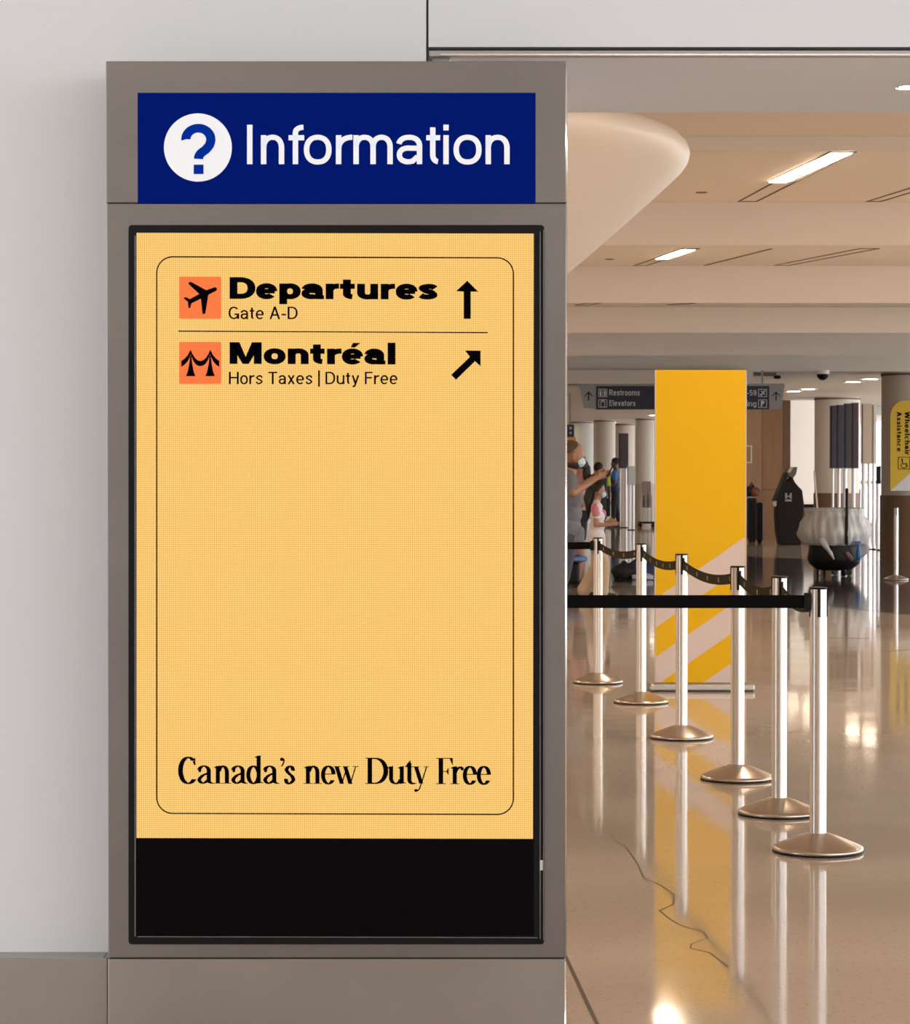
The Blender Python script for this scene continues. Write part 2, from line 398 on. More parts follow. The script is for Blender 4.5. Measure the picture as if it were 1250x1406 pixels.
def floor_material():
    m = bpy.data.materials.new('polished_terrazzo'); m.use_nodes = True; nt = m.node_tree; b = nt.nodes['Principled BSDF']
    tc = nt.nodes.new('ShaderNodeTexCoord')
    def nz(scale, det=3):
        n = nt.nodes.new('ShaderNodeTexNoise'); n.inputs['Scale'].default_value = scale; n.inputs['Detail'].default_value = det
        nt.links.new(tc.outputs['Object'], n.inputs['Vector']); return n
    def ramp(src, p0, c0, p1, c1):
        r = nt.nodes.new('ShaderNodeValToRGB'); r.color_ramp.elements[0].position = p0; r.color_ramp.elements[1].position = p1
        r.color_ramp.elements[0].color = (*c0, 1); r.color_ramp.elements[1].color = (*c1, 1); nt.links.new(src, r.inputs[0]); return r
    base = ramp(nz(.9).outputs['Fac'], .3, (.50, .42, .345), .7, (.58, .49, .40))
    vo = nt.nodes.new('ShaderNodeTexVoronoi'); vo.inputs['Scale'].default_value = 130; nt.links.new(tc.outputs['Object'], vo.inputs['Vector'])
    chips = ramp(vo.outputs['Color'], .08, (.55, .55, .55), .22, (1, 1, 1))
    mx = nt.nodes.new('ShaderNodeMixRGB'); mx.blend_type = 'MULTIPLY'; mx.inputs[0].default_value = .45
    nt.links.new(base.outputs[0], mx.inputs[1]); nt.links.new(chips.outputs[0], mx.inputs[2]); nt.links.new(mx.outputs[0], b.inputs['Base Color'])
    rr = ramp(nz(1.3).outputs['Fac'], .35, (.045,) * 3, .7, (.085,) * 3); nt.links.new(rr.outputs[0], b.inputs['Roughness'])
    b.inputs['Specular IOR Level'].default_value = .62
    bp = nt.nodes.new('ShaderNodeBump'); bp.inputs['Strength'].default_value = .10; bp.inputs['Distance'].default_value = .006
    nt.links.new(nz(2.6, 1).outputs['Fac'], bp.inputs['Height']); nt.links.new(bp.outputs[0], b.inputs['Normal'])
    return m
M_floor = floor_material()
M_floord = mat('grey_terrazzo', (.10, .095, .10), .07, spec=.5, noise=((1.5, 1.5, 1), .15, 4), bump=((2.4, 2.4, 1), .10, .006))
M_joint = mat('floor_joint', (.10, .075, .055), .5)

def screen_material():
    """lit display of small square dots"""
    m = bpy.data.materials.new('lit_display'); m.use_nodes = True; nt = m.node_tree; b = nt.nodes['Principled BSDF']
    tc = nt.nodes.new('ShaderNodeTexCoord'); sp = nt.nodes.new('ShaderNodeSeparateXYZ'); nt.links.new(tc.outputs['Object'], sp.inputs[0])
    pitch = 2.8 / F * DK
    def cell(out):
        k = nt.nodes.new('ShaderNodeMath'); k.operation = 'MULTIPLY'; k.inputs[1].default_value = 1 / pitch; nt.links.new(out, k.inputs[0])
        f = nt.nodes.new('ShaderNodeMath'); f.operation = 'FRACT'; nt.links.new(k.outputs[0], f.inputs[0])
        s_ = nt.nodes.new('ShaderNodeMath'); s_.operation = 'GREATER_THAN'; s_.inputs[1].default_value = .36; nt.links.new(f.outputs[0], s_.inputs[0]); return s_
    mu = nt.nodes.new('ShaderNodeMath'); mu.operation = 'ADD'
    nt.links.new(cell(sp.outputs['X']).outputs[0], mu.inputs[0]); nt.links.new(cell(sp.outputs['Z']).outputs[0], mu.inputs[1])
    dv = nt.nodes.new('ShaderNodeMath'); dv.operation = 'MULTIPLY'; dv.inputs[1].default_value = .5; nt.links.new(mu.outputs[0], dv.inputs[0])
    r = nt.nodes.new('ShaderNodeValToRGB'); r.color_ramp.elements[0].color = (.66, .30, .065, 1); r.color_ramp.elements[1].color = (1.0, .66, .20, 1)
    nt.links.new(dv.outputs[0], r.inputs[0]); nt.links.new(r.outputs[0], b.inputs['Emission Color']); b.inputs['Emission Strength'].default_value = 1.06
    b.inputs['Base Color'].default_value = (.01, .008, .005, 1); b.inputs['Roughness'].default_value = .5; b.inputs['Specular IOR Level'].default_value = .1
    return m

# ------------------------------------------------------------------ main distances (m)
DK = 5.05                                   # front of the information kiosk
DB = 5.186                                  # front of the steel wall base
DW = 5.25                                   # front of the white wall
Z0 = 1.7 + CAMZ                             # lower edge of the stepped ceiling
HX0, HX1 = -9.0, 13.0                       # hall, left and right side
# ================================================================== THE SETTING
# floor
fl = struct(MB().box(-12, 16, -15, 84, -.2, 0).build('floor', M_floor))
bd = [(-3.0, 34.5), (PX(900, 33), 33.0), (PX(1012, 30.2), 30.2), (PX(1130, 27.2), 27.2), (PX(1250, 25.4), 25.4), (12.9, 22.0), (12.9, 40.5), (PX(1250, 41), 41.0), (PX(1010, 44), 44.0), (-3.0, 47.0)]
n_ = len(bd)
MB().add([(x, y, .0012) for x, y in bd] + [(x, y, -.01) for x, y in bd], [list(range(n_))] + [[i + n_, (i + 1) % n_ + n_, (i + 1) % n_, i] for i in range(n_)]).build('floor_band', M_floord, fl)
def floor_line(pts, wd, name='joint', m=M_joint):
    """thin line in the floor through pixel points"""
    ps = []
    for x, y in pts:
        d = 4811.0 / (y - 655.0); d *= CAMZ / (CAMZ - P(x, y, d).z) if P(x, y, d).z < CAMZ - .2 else 1
        q = P(x, y, d); ps.append(Vector((q.x, q.y, .0006)))
    b = MB(); L = []; R = []
    for i, p in enumerate(ps):
        t = (ps[min(i + 1, len(ps) - 1)] - ps[max(i - 1, 0)]).normalized(); nrm = Vector((-t.y, t.x, 0)) * wd / 2
        L.append(p + nrm); R.append(p - nrm)
    k = len(ps); b.add(R + L, [[i, i + 1, k + i + 1, k + i] for i in range(k - 1)])
    return b.build(name, m, fl)
floor_line([(760, 1276), (779, 1318), (800, 1363), (822, 1410), (845, 1460)], .011)
floor_line([(1130, 876), (1195, 877)], .03); floor_line([(1208, 894), (1262, 892)], .03)
floor_line([(1040, 852), (1095, 852)], .03)
M_crack = mat('terrazzo_crack', (.10, .075, .055), .5, spec=.4)
floor_line([(775, 1146), (822, 1150), (858, 1160), (876, 1186), (884, 1206), (905, 1214), (926, 1228), (925, 1242), (906, 1250), (920, 1262), (938, 1272), (966, 1279), (972, 1288), (950, 1296), (948, 1302), (975, 1308), (1000, 1328)], .0055, 'crack', M_crack)

# white wall with its steel base, left of and behind the kiosk
wx1 = PX(585.5, DW)
struct(MB().box(-4.2, wx1, DW, DW + .82, 0, 4.4).build('wall_left', M_wall))
zl = PZ(1308, DW)
bs = struct(MB().box(-4.2, PX(584, DW), DB + .004, DW, 0, zl - .001).build('baseboard_left', M_steeld))
xs = [-4.2, PX(148, DB) - 1.2, PX(147.2, DB), PX(760, DB)]
for i in range(2):
    MB().box(xs[i] + .0015, xs[i + 1] - .0015, DB, DB + .02, 0.02, zl).build('steel_panel', M_steel2, bs, bevel=.002)
MB().box(-4.2, PX(146, DW), DB + .001, DW, zl, zl + .0015).build('ledge', M_steeld, bs)
# header over the opening
zf = PZ(64.5, DW); zs = PZ(76, DW)
wt = struct(MB().box(wx1 + .005, 9.0, DW + .03, DW + .82, zs, 4.4).build('wall_top', M_soffit))
MB().box(wx1 + .005, 9.0, DW, DW + .028, zf, 4.4).build('fascia_panel', M_wall, wt)
t1 = struct(MB().box(wx1 + .006, 9.0, DW + .008, DW + .03, zs, zf - .006).build('trim_1', M_steeld))
MB().box(wx1 + .006, 9.0, DW + .001, DW + .03, zf - .005, zf - .001).build('shadow_gap', M_black, t1)
MB().box(wx1 + .030, 9.0, DW + .004, DW + .02, zs + .001, zs + .004).build('track_lip', M_bright, t1)
t2 = struct(MB().box(wx1 + .012, PX(617, DW + .03), DW + .032, DW + .10, 0, zs).build('trim_2', M_steeld))
MB().box(PX(617, DW + .03), PX(619, DW + .03), DW + .030, DW + .10, 0, zs).build('edge', M_bright, t2)
MB().box(wx1 + .001, wx1 + .005, DW + .004, DW + .03, 0, 4.4).build('shadow_gap', M_black, t2)
# soffit downlight
q = P(1246, 131, DW + .42); sz = zs
sd = thing('recessed_downlight', 'small lit downlight in the grey soffit at the top right edge', 'downlight', (PX(1247, DW + .42), DW + .42, sz))
MB().lathe([(.030, -.003), (.030, .0), (.020, .0), (.020, -.003)], n=24, caps=False).build('trim_ring', M_cream, sd)
MB().lathe([(.001, -.004), (.022, -.003), (.022, -.001)], n=24).build('diffuser', M_lampd, sd)

# concourse on the camera's side, behind and beside the camera
struct(MB().box(-12, 9.2, -15, DW + .4, 4.4, 4.6).build('ceiling', M_ceil))
struct(MB().box(-7, 5, -15.2, -15, 0, 4.4).build('wall_back', M_conc))
wn3 = struct(MB().box(-12.12, -12, -15, DW, 0, .08).build('added_side_opening', M_steeld))        # unseen left side, opened up to let daylight onto the lower white wall
for k in range(6): MB().box(-12.12, -12, -15 + k * 4, -14.9 + k * 4, .08, 4.4).build('mullion', M_steeld, wn3)
for i, (yy, xx) in enumerate([(-.6, -4.6), (-.6, -1.6), (-.6, 1.6), (-.6, 4.6), (-4.6, -4.6), (-4.6, -1.6), (-4.6, 1.6), (-9, -3.4), (-9, 1.5)]):
    t = thing('added_ceiling_light', 'unseen white light panel added over the concourse to light the wall', 'ceiling light', (xx, yy, 4.4), group='added concourse lights out of the picture')  # added lamps over the concourse that set the brightness of the white wall
    MB().box(-1.0, 1.0, -.2, .2, -.02, 0).build('frame', M_steeld, t); MB().box(-.97, .97, -.17, .17, -.025, -.02).build('diffuser', M_lampn, t)

# ---- hall behind: stepped ceiling, edges read from the photograph
ED = [5780.0 / (655 - y) for y in (208, 337, 416, 457, 488, 510)]
SL = .06
ce = struct(MB().box(HX0, HX1, DW + .82, 82, Z0 + .75, Z0 + .85).build('ceiling', M_ceil))
zt = []                                            # height of the far end of each slope
y0 = DW + .82; zf0 = CAMZ + .13735 * ED[0]; zn0 = zf0 - .045 * (ED[0] - y0)
MB().prism_x([(y0, zn0), (ED[0], zf0), (ED[0], Z0 + .75), (y0, Z0 + .75)], HX0, HX1).build('ceiling_step', M_ceil, ce)
for i in range(5):
    a_, b_ = ED[i], ED[i + 1]
    MB().prism_x([(a_ + .001, Z0), (b_, Z0 + SL * (b_ - a_)), (b_, Z0 + .75), (a_ + .001, Z0 + .75)], HX0, HX1).build('ceiling_step', M_ceil, ce)
MB().box(HX0, HX1, ED[5] + .001, 82, Z0, Z0 + .75).build('ceiling_step', M_ceil, ce)
MB().box(HX0, PX(1030, 40), ED[5] - .3, ED[5] + .6, PZ(527, ED[5] - .3), Z0 + .01).build('bulkhead', M_beige, ce)
def zc(i, y): return Z0 + SL * (y - ED[i])
# slots in the steps; some hold a lit lamp
def slot(i, x, y0, y1, wd, lit=None, dx=0.0):
    """a narrow recess running away from the viewer, shown by its two edges; lit = (y0, y1)"""
    for s_ in (-1, 1):
        v = []
        for yy in (y0, y1):
            xx = x + s_ * wd / 2 + dx * (yy - y0)
            for e in (-.006, .006):
                for zz in (.004, -.004): v.append((xx + e, yy, zc(i, yy) + zz - .001))
        MB().add(v, [(0, 2, 6, 4), (1, 5, 7, 3), (0, 4, 5, 1), (2, 3, 7, 6), (0, 1, 3, 2), (4, 6, 7, 5)]).build('slot_edge', M_slot, ce)
    for yy in (y0 + .03, y1 - .03):
        xx = x + dx * (yy - y0)
        MB().box(xx - wd / 2, xx + wd / 2, yy - .012, yy + .012, zc(i, yy) - .004, zc(i, yy) + .003).build('slot_edge', M_slot, ce)
def lamp(i, x, y0, y1, wd, label, group=None):
    t = thing('linear_lamp', label, 'lamp', (x, (y0 + y1) / 2, zc(i, (y0 + y1) / 2)), group=group)
    h = (y1 - y0) / 2; k = SL
    def slab(w_, hh, za, zb): return MB().add([(sx * w_, sy * hh, sy * hh * k + z) for z in (za, zb) for sy in (-1, 1) for sx in (-1, 1)], [(0, 2, 3, 1), (4, 5, 7, 6), (0, 1, 5, 4), (2, 6, 7, 3), (0, 4, 6, 2), (1, 3, 7, 5)])
    slab(wd / 2 + .008, h + .01, -.004, .0).build('housing', M_cream, t); slab(wd / 2, h, -.010, -.004).build('diffuser', M_lamp, t)
    return t
slot(0, 2.03, ED[0] + .04, ED[1] - .1, .13, dx=.02)
lamp(0, 2.03, ED[0] + .08, 15.6, .105, 'long lit lamp in the nearest lamp-bearing ceiling step')
slot(0, 3.05, ED[0] + 2.2, ED[1] - .1, .10)
slot(1, 1.80, ED[1] + .7, ED[2] - .1, .12)
lamp(1, 1.80, 19.15, 21.6, .10, 'small lit lamp in the second ceiling step, above the yellow banner')
slot(1, 2.42, ED[1] + .8, ED[2] - .2, .012); slot(1, 3.16, ED[1] + .7, ED[2] - .2, .14)
slot(2, 1.36, ED[2] + .1, ED[2] + 2.5, .14); slot(2, 2.3, ED[2] + .1, ED[2] + 2.0, .12)
LG = 'added ceiling lamps of the hall, out of the picture'
for i in range(5):  # more lit lamps, added beside the view to light the hall
    for x in (-6.0, -2.6, 5.2, 8.6, 11.6):
        if i > 2 and x in (-6.0, 8.6): continue
        if x > (ED[i] + 1) * .19 or x < 0:
            lamp(i, x, ED[i] + .6, ED[i] + 3.2, .14, 'added lit lamp in a ceiling step to the side, out of the picture', LG)
for x, i, y in ((PX(963, ED[0] + 3.9), 0, ED[0] + 3.9), (PX(837, ED[1] + 3.6), 1, ED[1] + 3.6)):
    MB().lathe([(.040, -.006), (.038, -.002), (.03, .004)], x, y, 24, cz=zc(i, y)).build('sprinkler_cover', M_slot, ce)
# cove light along the back of the header: warm, throws up onto the first steps
cv = thing('cove_light', 'warm strip light in the cove behind the header, hidden from view', 'cove light', (2.5, DW + .93, zs + .26))
MB().box(-6.5, 6.5, -.10, -.06, -.10, .02).build('tray', M_soffit, cv); MB().box(-6.5, 6.5, -.10, .10, -.12, -.10).build('tray', M_soffit, cv)
MB().add([(-6.4, -.05, -.02), (6.4, -.05, -.02), (6.4, .03, -.09), (-6.4, .03, -.09)], [(0, 1, 2, 3)]).build('diffuser', mat('cove_diffuser', (.9, .8, .7), .5, emit=WARM, strength=17), cv)
# end walls and sides of the hall
struct(MB().box(HX0, 9.6, 81.8, 82, 0, Z0).build('wall_end', M_beige))
struct(MB().box(HX0 - .2, HX0, DW + .82, 82, 0, Z0 + .8).build('wall_hall', M_beige))
# glazed right side of the hall: mullions with daylight beyond, out of the picture
wn = struct(MB().box(HX1, HX1 + .12, DW + .82, 82, 0, .08).build('window_1', M_steeld))
for k in range(14): MB().box(HX1, HX1 + .12, 6.2 + k * 5.8, 6.3 + k * 5.8, .08, Z0).build('mullion', M_steeld, wn)
# window wall far right, of which a sliver shows between the columns
w2 = struct(MB().box(9.4, 13, 60, 60.1, 0, .3).build('window_2', M_steeld))
MB().box(9.4, 13, 60, 60.1, Z0 - .2, Z0).build('window_frame', M_steeld, w2); MB().box(9.4, 13, 60, 60.1, 1.25, 1.33).build('window_frame', M_steeld, w2)
for x in (9.5, 10.75, 11.9): MB().box(x - .05, x + .05, 60, 60.1, .3, Z0 - .2).build('mullion', M_steeld, w2)
for x0, x1 in ((9.55, 10.70), (10.80, 11.85), (11.95, 12.95)):
    for z0, z1 in ((.3, 1.25), (1.33, Z0 - .2)): MB().box(x0, x1, 60.04, 60.05, z0, z1).build('pane', mat('window_glass', (1, 1, 1), .0, trans=1.0), w2)
# brown panelled wall with a bright cream bay
bw = struct(MB().box(5.4, PX(1121, 55), 55, 55.3, 0, Z0).build('wall_panelled', M_beige))
for x0, x1, m in ((1000, 1025, M_wood), (1025.5, 1046, mat('light_brown_veneer', (.42, .24, .13), .4, noise=((8, 8, .5), .14, 3))), (1046.5, 1075, M_wood), (1075.5, 1085, M_wood2)):
    MB().box(PX(x0, 55), PX(x1, 55), 54.93, 55, PZ(672, 55), PZ(548, 55)).build('panel', m, bw)
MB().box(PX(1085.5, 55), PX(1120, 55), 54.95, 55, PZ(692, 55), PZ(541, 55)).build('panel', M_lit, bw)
MB().box(PX(1000, 55), PX(1085, 55), 54.94, 55, .0, PZ(673, 55)).build('wainscot', M_wood, bw)
MB().box(PX(1085.5, 55), PX(1120, 55), 54.90, 55, PZ(697, 55), PZ(692.5, 55)).build('rail', M_dark, bw)
MB().box(PX(1085.5, 55), PX(1120, 55), 54.94, 55, .0, PZ(697.5, 55)).build('wainscot', M_wood2, bw)
h = tag(MB().tube((PX(1022, 54.8), 54.8, PZ(612.5, 54.8)), (PX(1032, 54.8), 54.8, PZ(612.5, 54.8)), .012).tube((PX(1032, 54.8), 54.8, PZ(612.5, 54.8)), (PX(1032, 54.8), 54.8, PZ(635, 54.8)), .012)
    .tube((PX(1032, 54.8), 54.8, PZ(635, 54.8)), (PX(1022, 54.8), 54.8, PZ(635, 54.8)), .012).tube((PX(1024, 54.8), 54.8, PZ(620, 54.8)), (PX(1024, 54.8), 54.96, PZ(620, 54.8)), .012).build('wall_bracket', M_cream), 'thin white outline bracket on the brown panelled wall beside the banner', 'bracket')
# downlights in the flat far ceiling
DL = [(1090, 537), (1110, 534), (1172, 524), (1195, 520), (840, 580), (898, 570)]
for k, (x, y) in enumerate(DL):
    d = 5780.0 / (655 - y); lab = ['leftmost of the four lit downlights right of the banner', 'second of the four lit downlights right of the banner', 'third of the four lit downlights right of the banner', 'rightmost of the four lit downlights right of the banner', 'lit downlight above the round columns left of the banner', 'lit downlight just beside the banner edge below the hanging sign'][k]
    t = thing('recessed_downlight', lab, 'downlight', (PX(x, d), d, Z0), group='downlights in the far ceiling')
    MB().lathe([(.19, -.012), (.19, 0), (.13, 0), (.13, -.012)], n=24, caps=False).build('trim_ring', M_cream, t); MB().lathe([(.001, -.010), (.13, -.010), (.13, -.004)], n=24).build('diffuser', M_lampd, t)
for x in (-5.5, -2.2, 1.0, 3.0, 5.0, 7.2, 9.6, 11.8):
    for y in (47.0, 53.2, 61, 68, 75):
        u = 625 + x / y * F
        if u < 770 or u > 1262 or 905 < u < 1020:
            t = thing('recessed_downlight', 'lit downlight in the far ceiling, hidden from view', 'downlight', (x, y, Z0), group='far downlights hidden from view')
            MB().lathe([(.001, -.010), (.15, -.010), (.15, -.004)], n=16).build('diffuser', M_lampd, t)
# small fittings on the far ceiling
q = P(1130, 513, 39.5)
t = thing('dome_camera', 'small dark dome camera under the ceiling edge right of the banner', 'camera', (q.x, 39.5, Z0))
MB().lathe([(.11, -.06), (.11, .0)], n=24).build('mount', M_cream, t); MB().lathe([(.005, -.16), (.05, -.145), (.085, -.11), (.095, -.06)], n=24).build('dome', M_plastic, t)
q = P(1047, 513, 40.2)
t = thing('ceiling_vent', 'dark slim ceiling fitting beside the top of the banner', 'vent', (q.x, 40.4, Z0))
MB().box(-.24, .24, -.12, .12, -.05, 0).build('body', M_slot, t); MB().tube((.24, 0, -.07), (.30, 0, -.07), .03).build('sensor', M_dark, t)

# ================================================================== MUSHROOM COLUMN
cx = PX(430, 10.0)
mc = thing('mushroom_column', 'large round column flaring into a smooth cream mushroom capital', 'column', (cx, 10.0, 0))
k = 10.0 / F
pr = [(150, 1700), (150, 560), (158, 520), (185, 488), (225, 458), (285, 423), (350, 375), (380, 350), (420, 315), (465, 275), (490, 252), (505, 238), (513, 226), (515, 216), (512, 206), (503, 197), (485, 190), (440, 180), (380, 172)]
pr = [(r * k, PZ(y, 10.0) if y < 1690 else 0.0) for r, y in pr]
MB().lathe(pr, n=96).build('capital', mat('mushroom_plaster', (.80, .70, .58), .45), mc)
MB().lathe([(150 * k + .012, .0), (150 * k + .012, .16)], n=64).build('plinth', M_steeld, mc)
MB().lathe([(380 * k, PZ(172, 10.0)), (360 * k, zn0 + .045 * 2.4)], n=64).build('top_ring', M_ceil, mc)
def settle(t):
    for ch in t.children: ch.location = ch.location - t.location
    return t
# ================================================================== INFORMATION KIOSK
X0, X1 = PX(146.5, DK), PX(778.5, DK)
ki = thing('information_kiosk', 'tall stainless steel information kiosk with blue sign and amber display', 'kiosk', ((X0 + X1) / 2, DK + .1, 0))
zA, zB, zC = PZ(84, DK), PZ(279.3, DK), PZ(1316.3, DK)
MB().box(X0, X1, DK, DK + .19, zB + .0012, zA).build('header_cabinet', M_steel, ki, bevel=.0015)
MB().box(X0 + .0008, X1 - .0008, DK + .001, DK + .19, zC + .0016, zB).build('display_cabinet', M_steel, ki, bevel=.0015)
MB().box(X0 + .0012, X1 - .0016, DK + .0015, DK + .19, 0.0, zC - .0012).build('plinth', M_steel2, ki, bevel=.0015)
MB().box(X0 + .004, X1 - .004, DK + .006, DK + .18, zC - .01, zB + .01).build('seam', M_black, ki)
def edge_highlight(x, y, z0, z1, r):  # bright strip added along the kiosk corner to carry its white highlight
    b = MB(); n = 6; pts = [(x + .0006 - r + r * math.sin(t), y - .0008 + r - r * math.cos(t)) for t in np.linspace(.12, PI / 2, n)]
    b.add([(px_, py_, z) for z in (z0, z1) for px_, py_ in pts], [[i, i + 1, n + i + 1, n + i] for i in range(n - 1)], True)
    return b.build('edge_highlight', M_bright, ki, solid=.0004)
for a_, b_ in ((zB + .004, zA - .002), (zC + .004, zB - .002)):
    edge_highlight(X1, DK, a_, b_, .0045)
edge_highlight(X1 - .0016, DK + .0015, 0, zC - .006, .0035)
# blue backlit sign
sg = MB().box(PX(190, DK), PX(735.5, DK), DK - .0015, DK + .05, PZ(278.6, DK), PZ(127.5, DK)).build('sign_panel', M_blue, ki); sg['label'] = 'deep blue backlit sign panel reading Information'
d = DK - .002
boxes = [('I', 339.5, 347.5), ('n', 358.5, 390.5), ('f', 396.5, 419), ('o', 417.5, 455.5), ('r', 461.5, 483), ('m', 485.5, 539.5), ('a', 545, 581), ('t', 585.5, 605), ('i', 609, 617.3), ('o', 623, 661.5), ('n', 667, 700)]
capx = 225.5 - 171.5
letters(spaced(boxes, capx, sans, .068, .064, .735), lambda x, y: P(x * capx, 225.5 - y * capx, d), 'lettering', M_white_e, sg, thick=.003)
c = P(272, 202.7, d); r = 46.5 / F * DK
MB().add([(c.x + r * math.cos(t), d - .003, c.z + r * math.sin(t)) for t in np.linspace(0, 2 * PI, 65)[:-1]] + [(c.x + r * math.cos(t), d, c.z + r * math.sin(t)) for t in np.linspace(0, 2 * PI, 65)[:-1]],
         [list(range(64))] + [[i + 64, (i + 1) % 64 + 64, (i + 1) % 64, i] for i in range(64)]).build('disc', M_white_e, sg)
qp = stroke([(255.3, 191.2)] + [(272.4 + 17.2 * math.cos(math.radians(t)), 191.5 - 15.5 * math.sin(math.radians(t))) for t in np.linspace(178, -20, 22)] + spline([(287.6, 199.5), (282.5, 205.5), (276.5, 210), (273.3, 214.5), (272.8, 218.2)]), 6.4, 6.0)
qp += [[(266, 226), (279.5, 226), (279.5, 239), (266, 239)]]
letters(qp, lambda x, y: P(x, y, d - .004), 'question_mark', M_bluemark, sg)
# display: bezel, dark glass, lit part
def rrect(x0, x1, y0, y1, r, n=6):
    out = []
    for cx_, cy_, t0 in ((x1 - r, y0 + r, 0), (x0 + r, y0 + r, 90), (x0 + r, y1 - r, 180), (x1 - r, y1 - r, 270)):
        pts = [(cx_ + r * math.cos(math.radians(t0 + 90 * i / n)), cy_ - r * math.sin(math.radians(t0 + 90 * i / n))) for i in range(n + 1)]
        out += pts
    return out
def pxprism(pts, d0, d1): return MB().prism([(P(x, y, DK).x, P(x, y, DK).z) for x, y in pts], d0, d1)
bz = pxprism(rrect(177, 747.5, 309.3, 1296, 5), DK - .006, DK + .02).build('bezel', M_bezel, ki)
for pts in (((185.6, 324), (187, 324), (187, 1285), (185.6, 1285)), ((741.2, 318), (742.3, 318), (742.3, 1288), (741.2, 1288)), ((746, 316), (747, 316), (747, 1290), (746, 1290)), ((190, 1284.6), (738, 1286), (738, 1287), (190, 1285.6))):
    pxprism(pts, DK - .0085, DK - .004).build('glass_edge', mat('glass_edge', (.30, .31, .33), .2, 1.0), bz)
pxprism(((741.5, 1180), (745.5, 1180), (745.5, 1194), (741.5, 1194)), DK - .010, DK - .004).build('edge_glint', M_bright, bz)  # small bright piece set in as the glint on the display edge
gp = pxprism(((188, 320), (733.2, 320.5), (733.2, 1284), (188, 1284)), DK - .0072, DK).build('display_glass', M_glassb, ki)
sc = pxprism(((188.2, 320.2), (733, 321.2), (732, 1151), (188.2, 1149.8)), DK - .0080, DK - .004).build('display_screen', screen_material(), ki)
sc['label'] = 'lit amber screen with black wayfinding text'
ds = DK - .0086
on = lambda x, y: P(x, y, ds)
def ring_line(pts, wd):
    k_ = len(pts); L = []; R = []
    for i, (x, y) in enumerate(pts):
        p_ = pts[i - 1]; q_ = pts[(i + 1) % k_]; tx, ty = q_[0] - p_[0], q_[1] - p_[1]; l = math.hypot(tx, ty)
        L.append((x - ty / l * wd / 2, y + tx / l * wd / 2)); R.append((x + ty / l * wd / 2, y - tx / l * wd / 2))
    return [[R[i], R[(i + 1) % k_], L[(i + 1) % k_], L[i]] for i in range(k_)]
letters(ring_line([(x, y + (x - 215) / 490 * 1.5) for x, y in rrect(215.3, 705.2, 352.6, 1116.8, 22, 10)], 1.8), on, 'border_line', M_ink, sc)
letters([[(245, 453.9), (670, 455.9), (670, 457.5), (245, 455.5)]], on, 'divider_line', M_ink, sc)
for y0_ in (379.8, 469.3):
    letters([rrect(246, 304, y0_, y0_ + 58, 2.5, 4)], lambda x, y: P(x, y, ds + .0003), 'pictogram_tile', M_orange, sc)
# aeroplane: zoomed outline, 4.464 px per photograph pixel from (180, 320)
Z = lambda pts: [(180 + x / 4.464, 320 + y / 4.464) for x, y in pts]
pl = [Z(stroke([(335, 402), (360, 412), (385, 400), (440, 372), (470, 358), (516, 345)], 13, 13)[i]) for i in range(5)]
pl = []
pl.append(Z([(360, 405), (415, 375), (455, 352), (512, 332), (524, 335), (528, 346), (520, 355), (475, 378), (425, 404), (372, 430), (358, 428)]))
pl.append(Z([(352, 312), (356, 300), (370, 300), (462, 350), (425, 380)])); pl.append(Z([(427, 392), (476, 368), (456, 490), (448, 498), (438, 494)]))
pl.append(Z([(324, 402), (328, 393), (340, 394), (366, 408), (362, 428), (352, 424)])); pl.append(Z([(348, 420), (372, 424), (364, 456), (357, 461), (352, 457)]))
letters(pl, on, 'aeroplane_mark', M_ink, sc)
br = []
for cx_ in (366, 485):
    br.append(Z([(cx_ - 4, 752), (cx_ + 4, 752), (cx_ + 9, 800), (cx_ + 18, 848), (cx_ + 29, 877), (cx_ - 29, 877), (cx_ - 18, 848), (cx_ - 9, 800)]))
def band(top, bot):
    return [Z([top[i], top[i + 1], bot[i + 1], bot[i]]) for i in range(len(top) - 1)]
br += band([(308, 784), (328, 770), (348, 748), (358, 728), (366, 715)], [(308, 820), (330, 806), (348, 785), (358, 765), (366, 745)])
br += band([(366, 715), (376, 740), (392, 765), (408, 780), (425, 784), (442, 780), (459, 765), (475, 740), (485, 715)], [(366, 745), (380, 780), (395, 803), (410, 813), (425, 816), (440, 813), (456, 803), (471, 780), (485, 745)])
br += band([(485, 715), (493, 728), (503, 748), (522, 770), (541, 784)], [(485, 745), (493, 765), (503, 785), (520, 806), (541, 820)])
letters(br, on, 'bridge_mark', M_ink, sc)
z8 = lambda v: 300 + v / 4.032
cap1 = 120 / 4.032
bx1 = [(c_, z8(a_), z8(b_)) for c_, a_, b_ in (('D', 62, 205), ('e', 208, 326), ('p', 337, 456), ('a', 460, 585), ('r', 594, 666), ('t', 673, 757), ('u', 768, 885), ('r', 899, 976), ('e', 982, 1103), ('s', 1107, 1215))]
letters(spaced(bx1, cap1, sans, .182, .118, .715), lambda x, y: P(x * cap1, 410.3 - y * cap1 + (x * cap1 - 315) / 300, ds), 'lettering', M_ink, sc)
bx2 = [(c_, z8(a_), z8(b_)) for c_, a_, b_ in (('M', 62, 240), ('o', 251, 372), ('n', 384, 500), ('t', 508, 590), ('r', 602, 680), ('é', 684, 801), ('a', 808, 925), ('l', 937, 979))]
letters(spaced(bx2, cap1, sans, .182, .118, .715), lambda x, y: P(x * cap1, 499.6 - y * cap1 + (x * cap1 - 315) / 300, ds), 'lettering', M_ink, sc)
p, _ = line_of('Gate A-D', .066, .060, .10); letters(p, fit(p, 314, 408.8, 438.2, 421, ds), 'lettering', M_ink, sc)
p, _ = line_of('Hors Taxes | Duty Free', .066, .060, .10); letters(p, fit(p, 314.5, 546, 527.5, 510.5, ds), 'lettering', M_ink, sc)
z7 = lambda v: 230 + v / 2.717
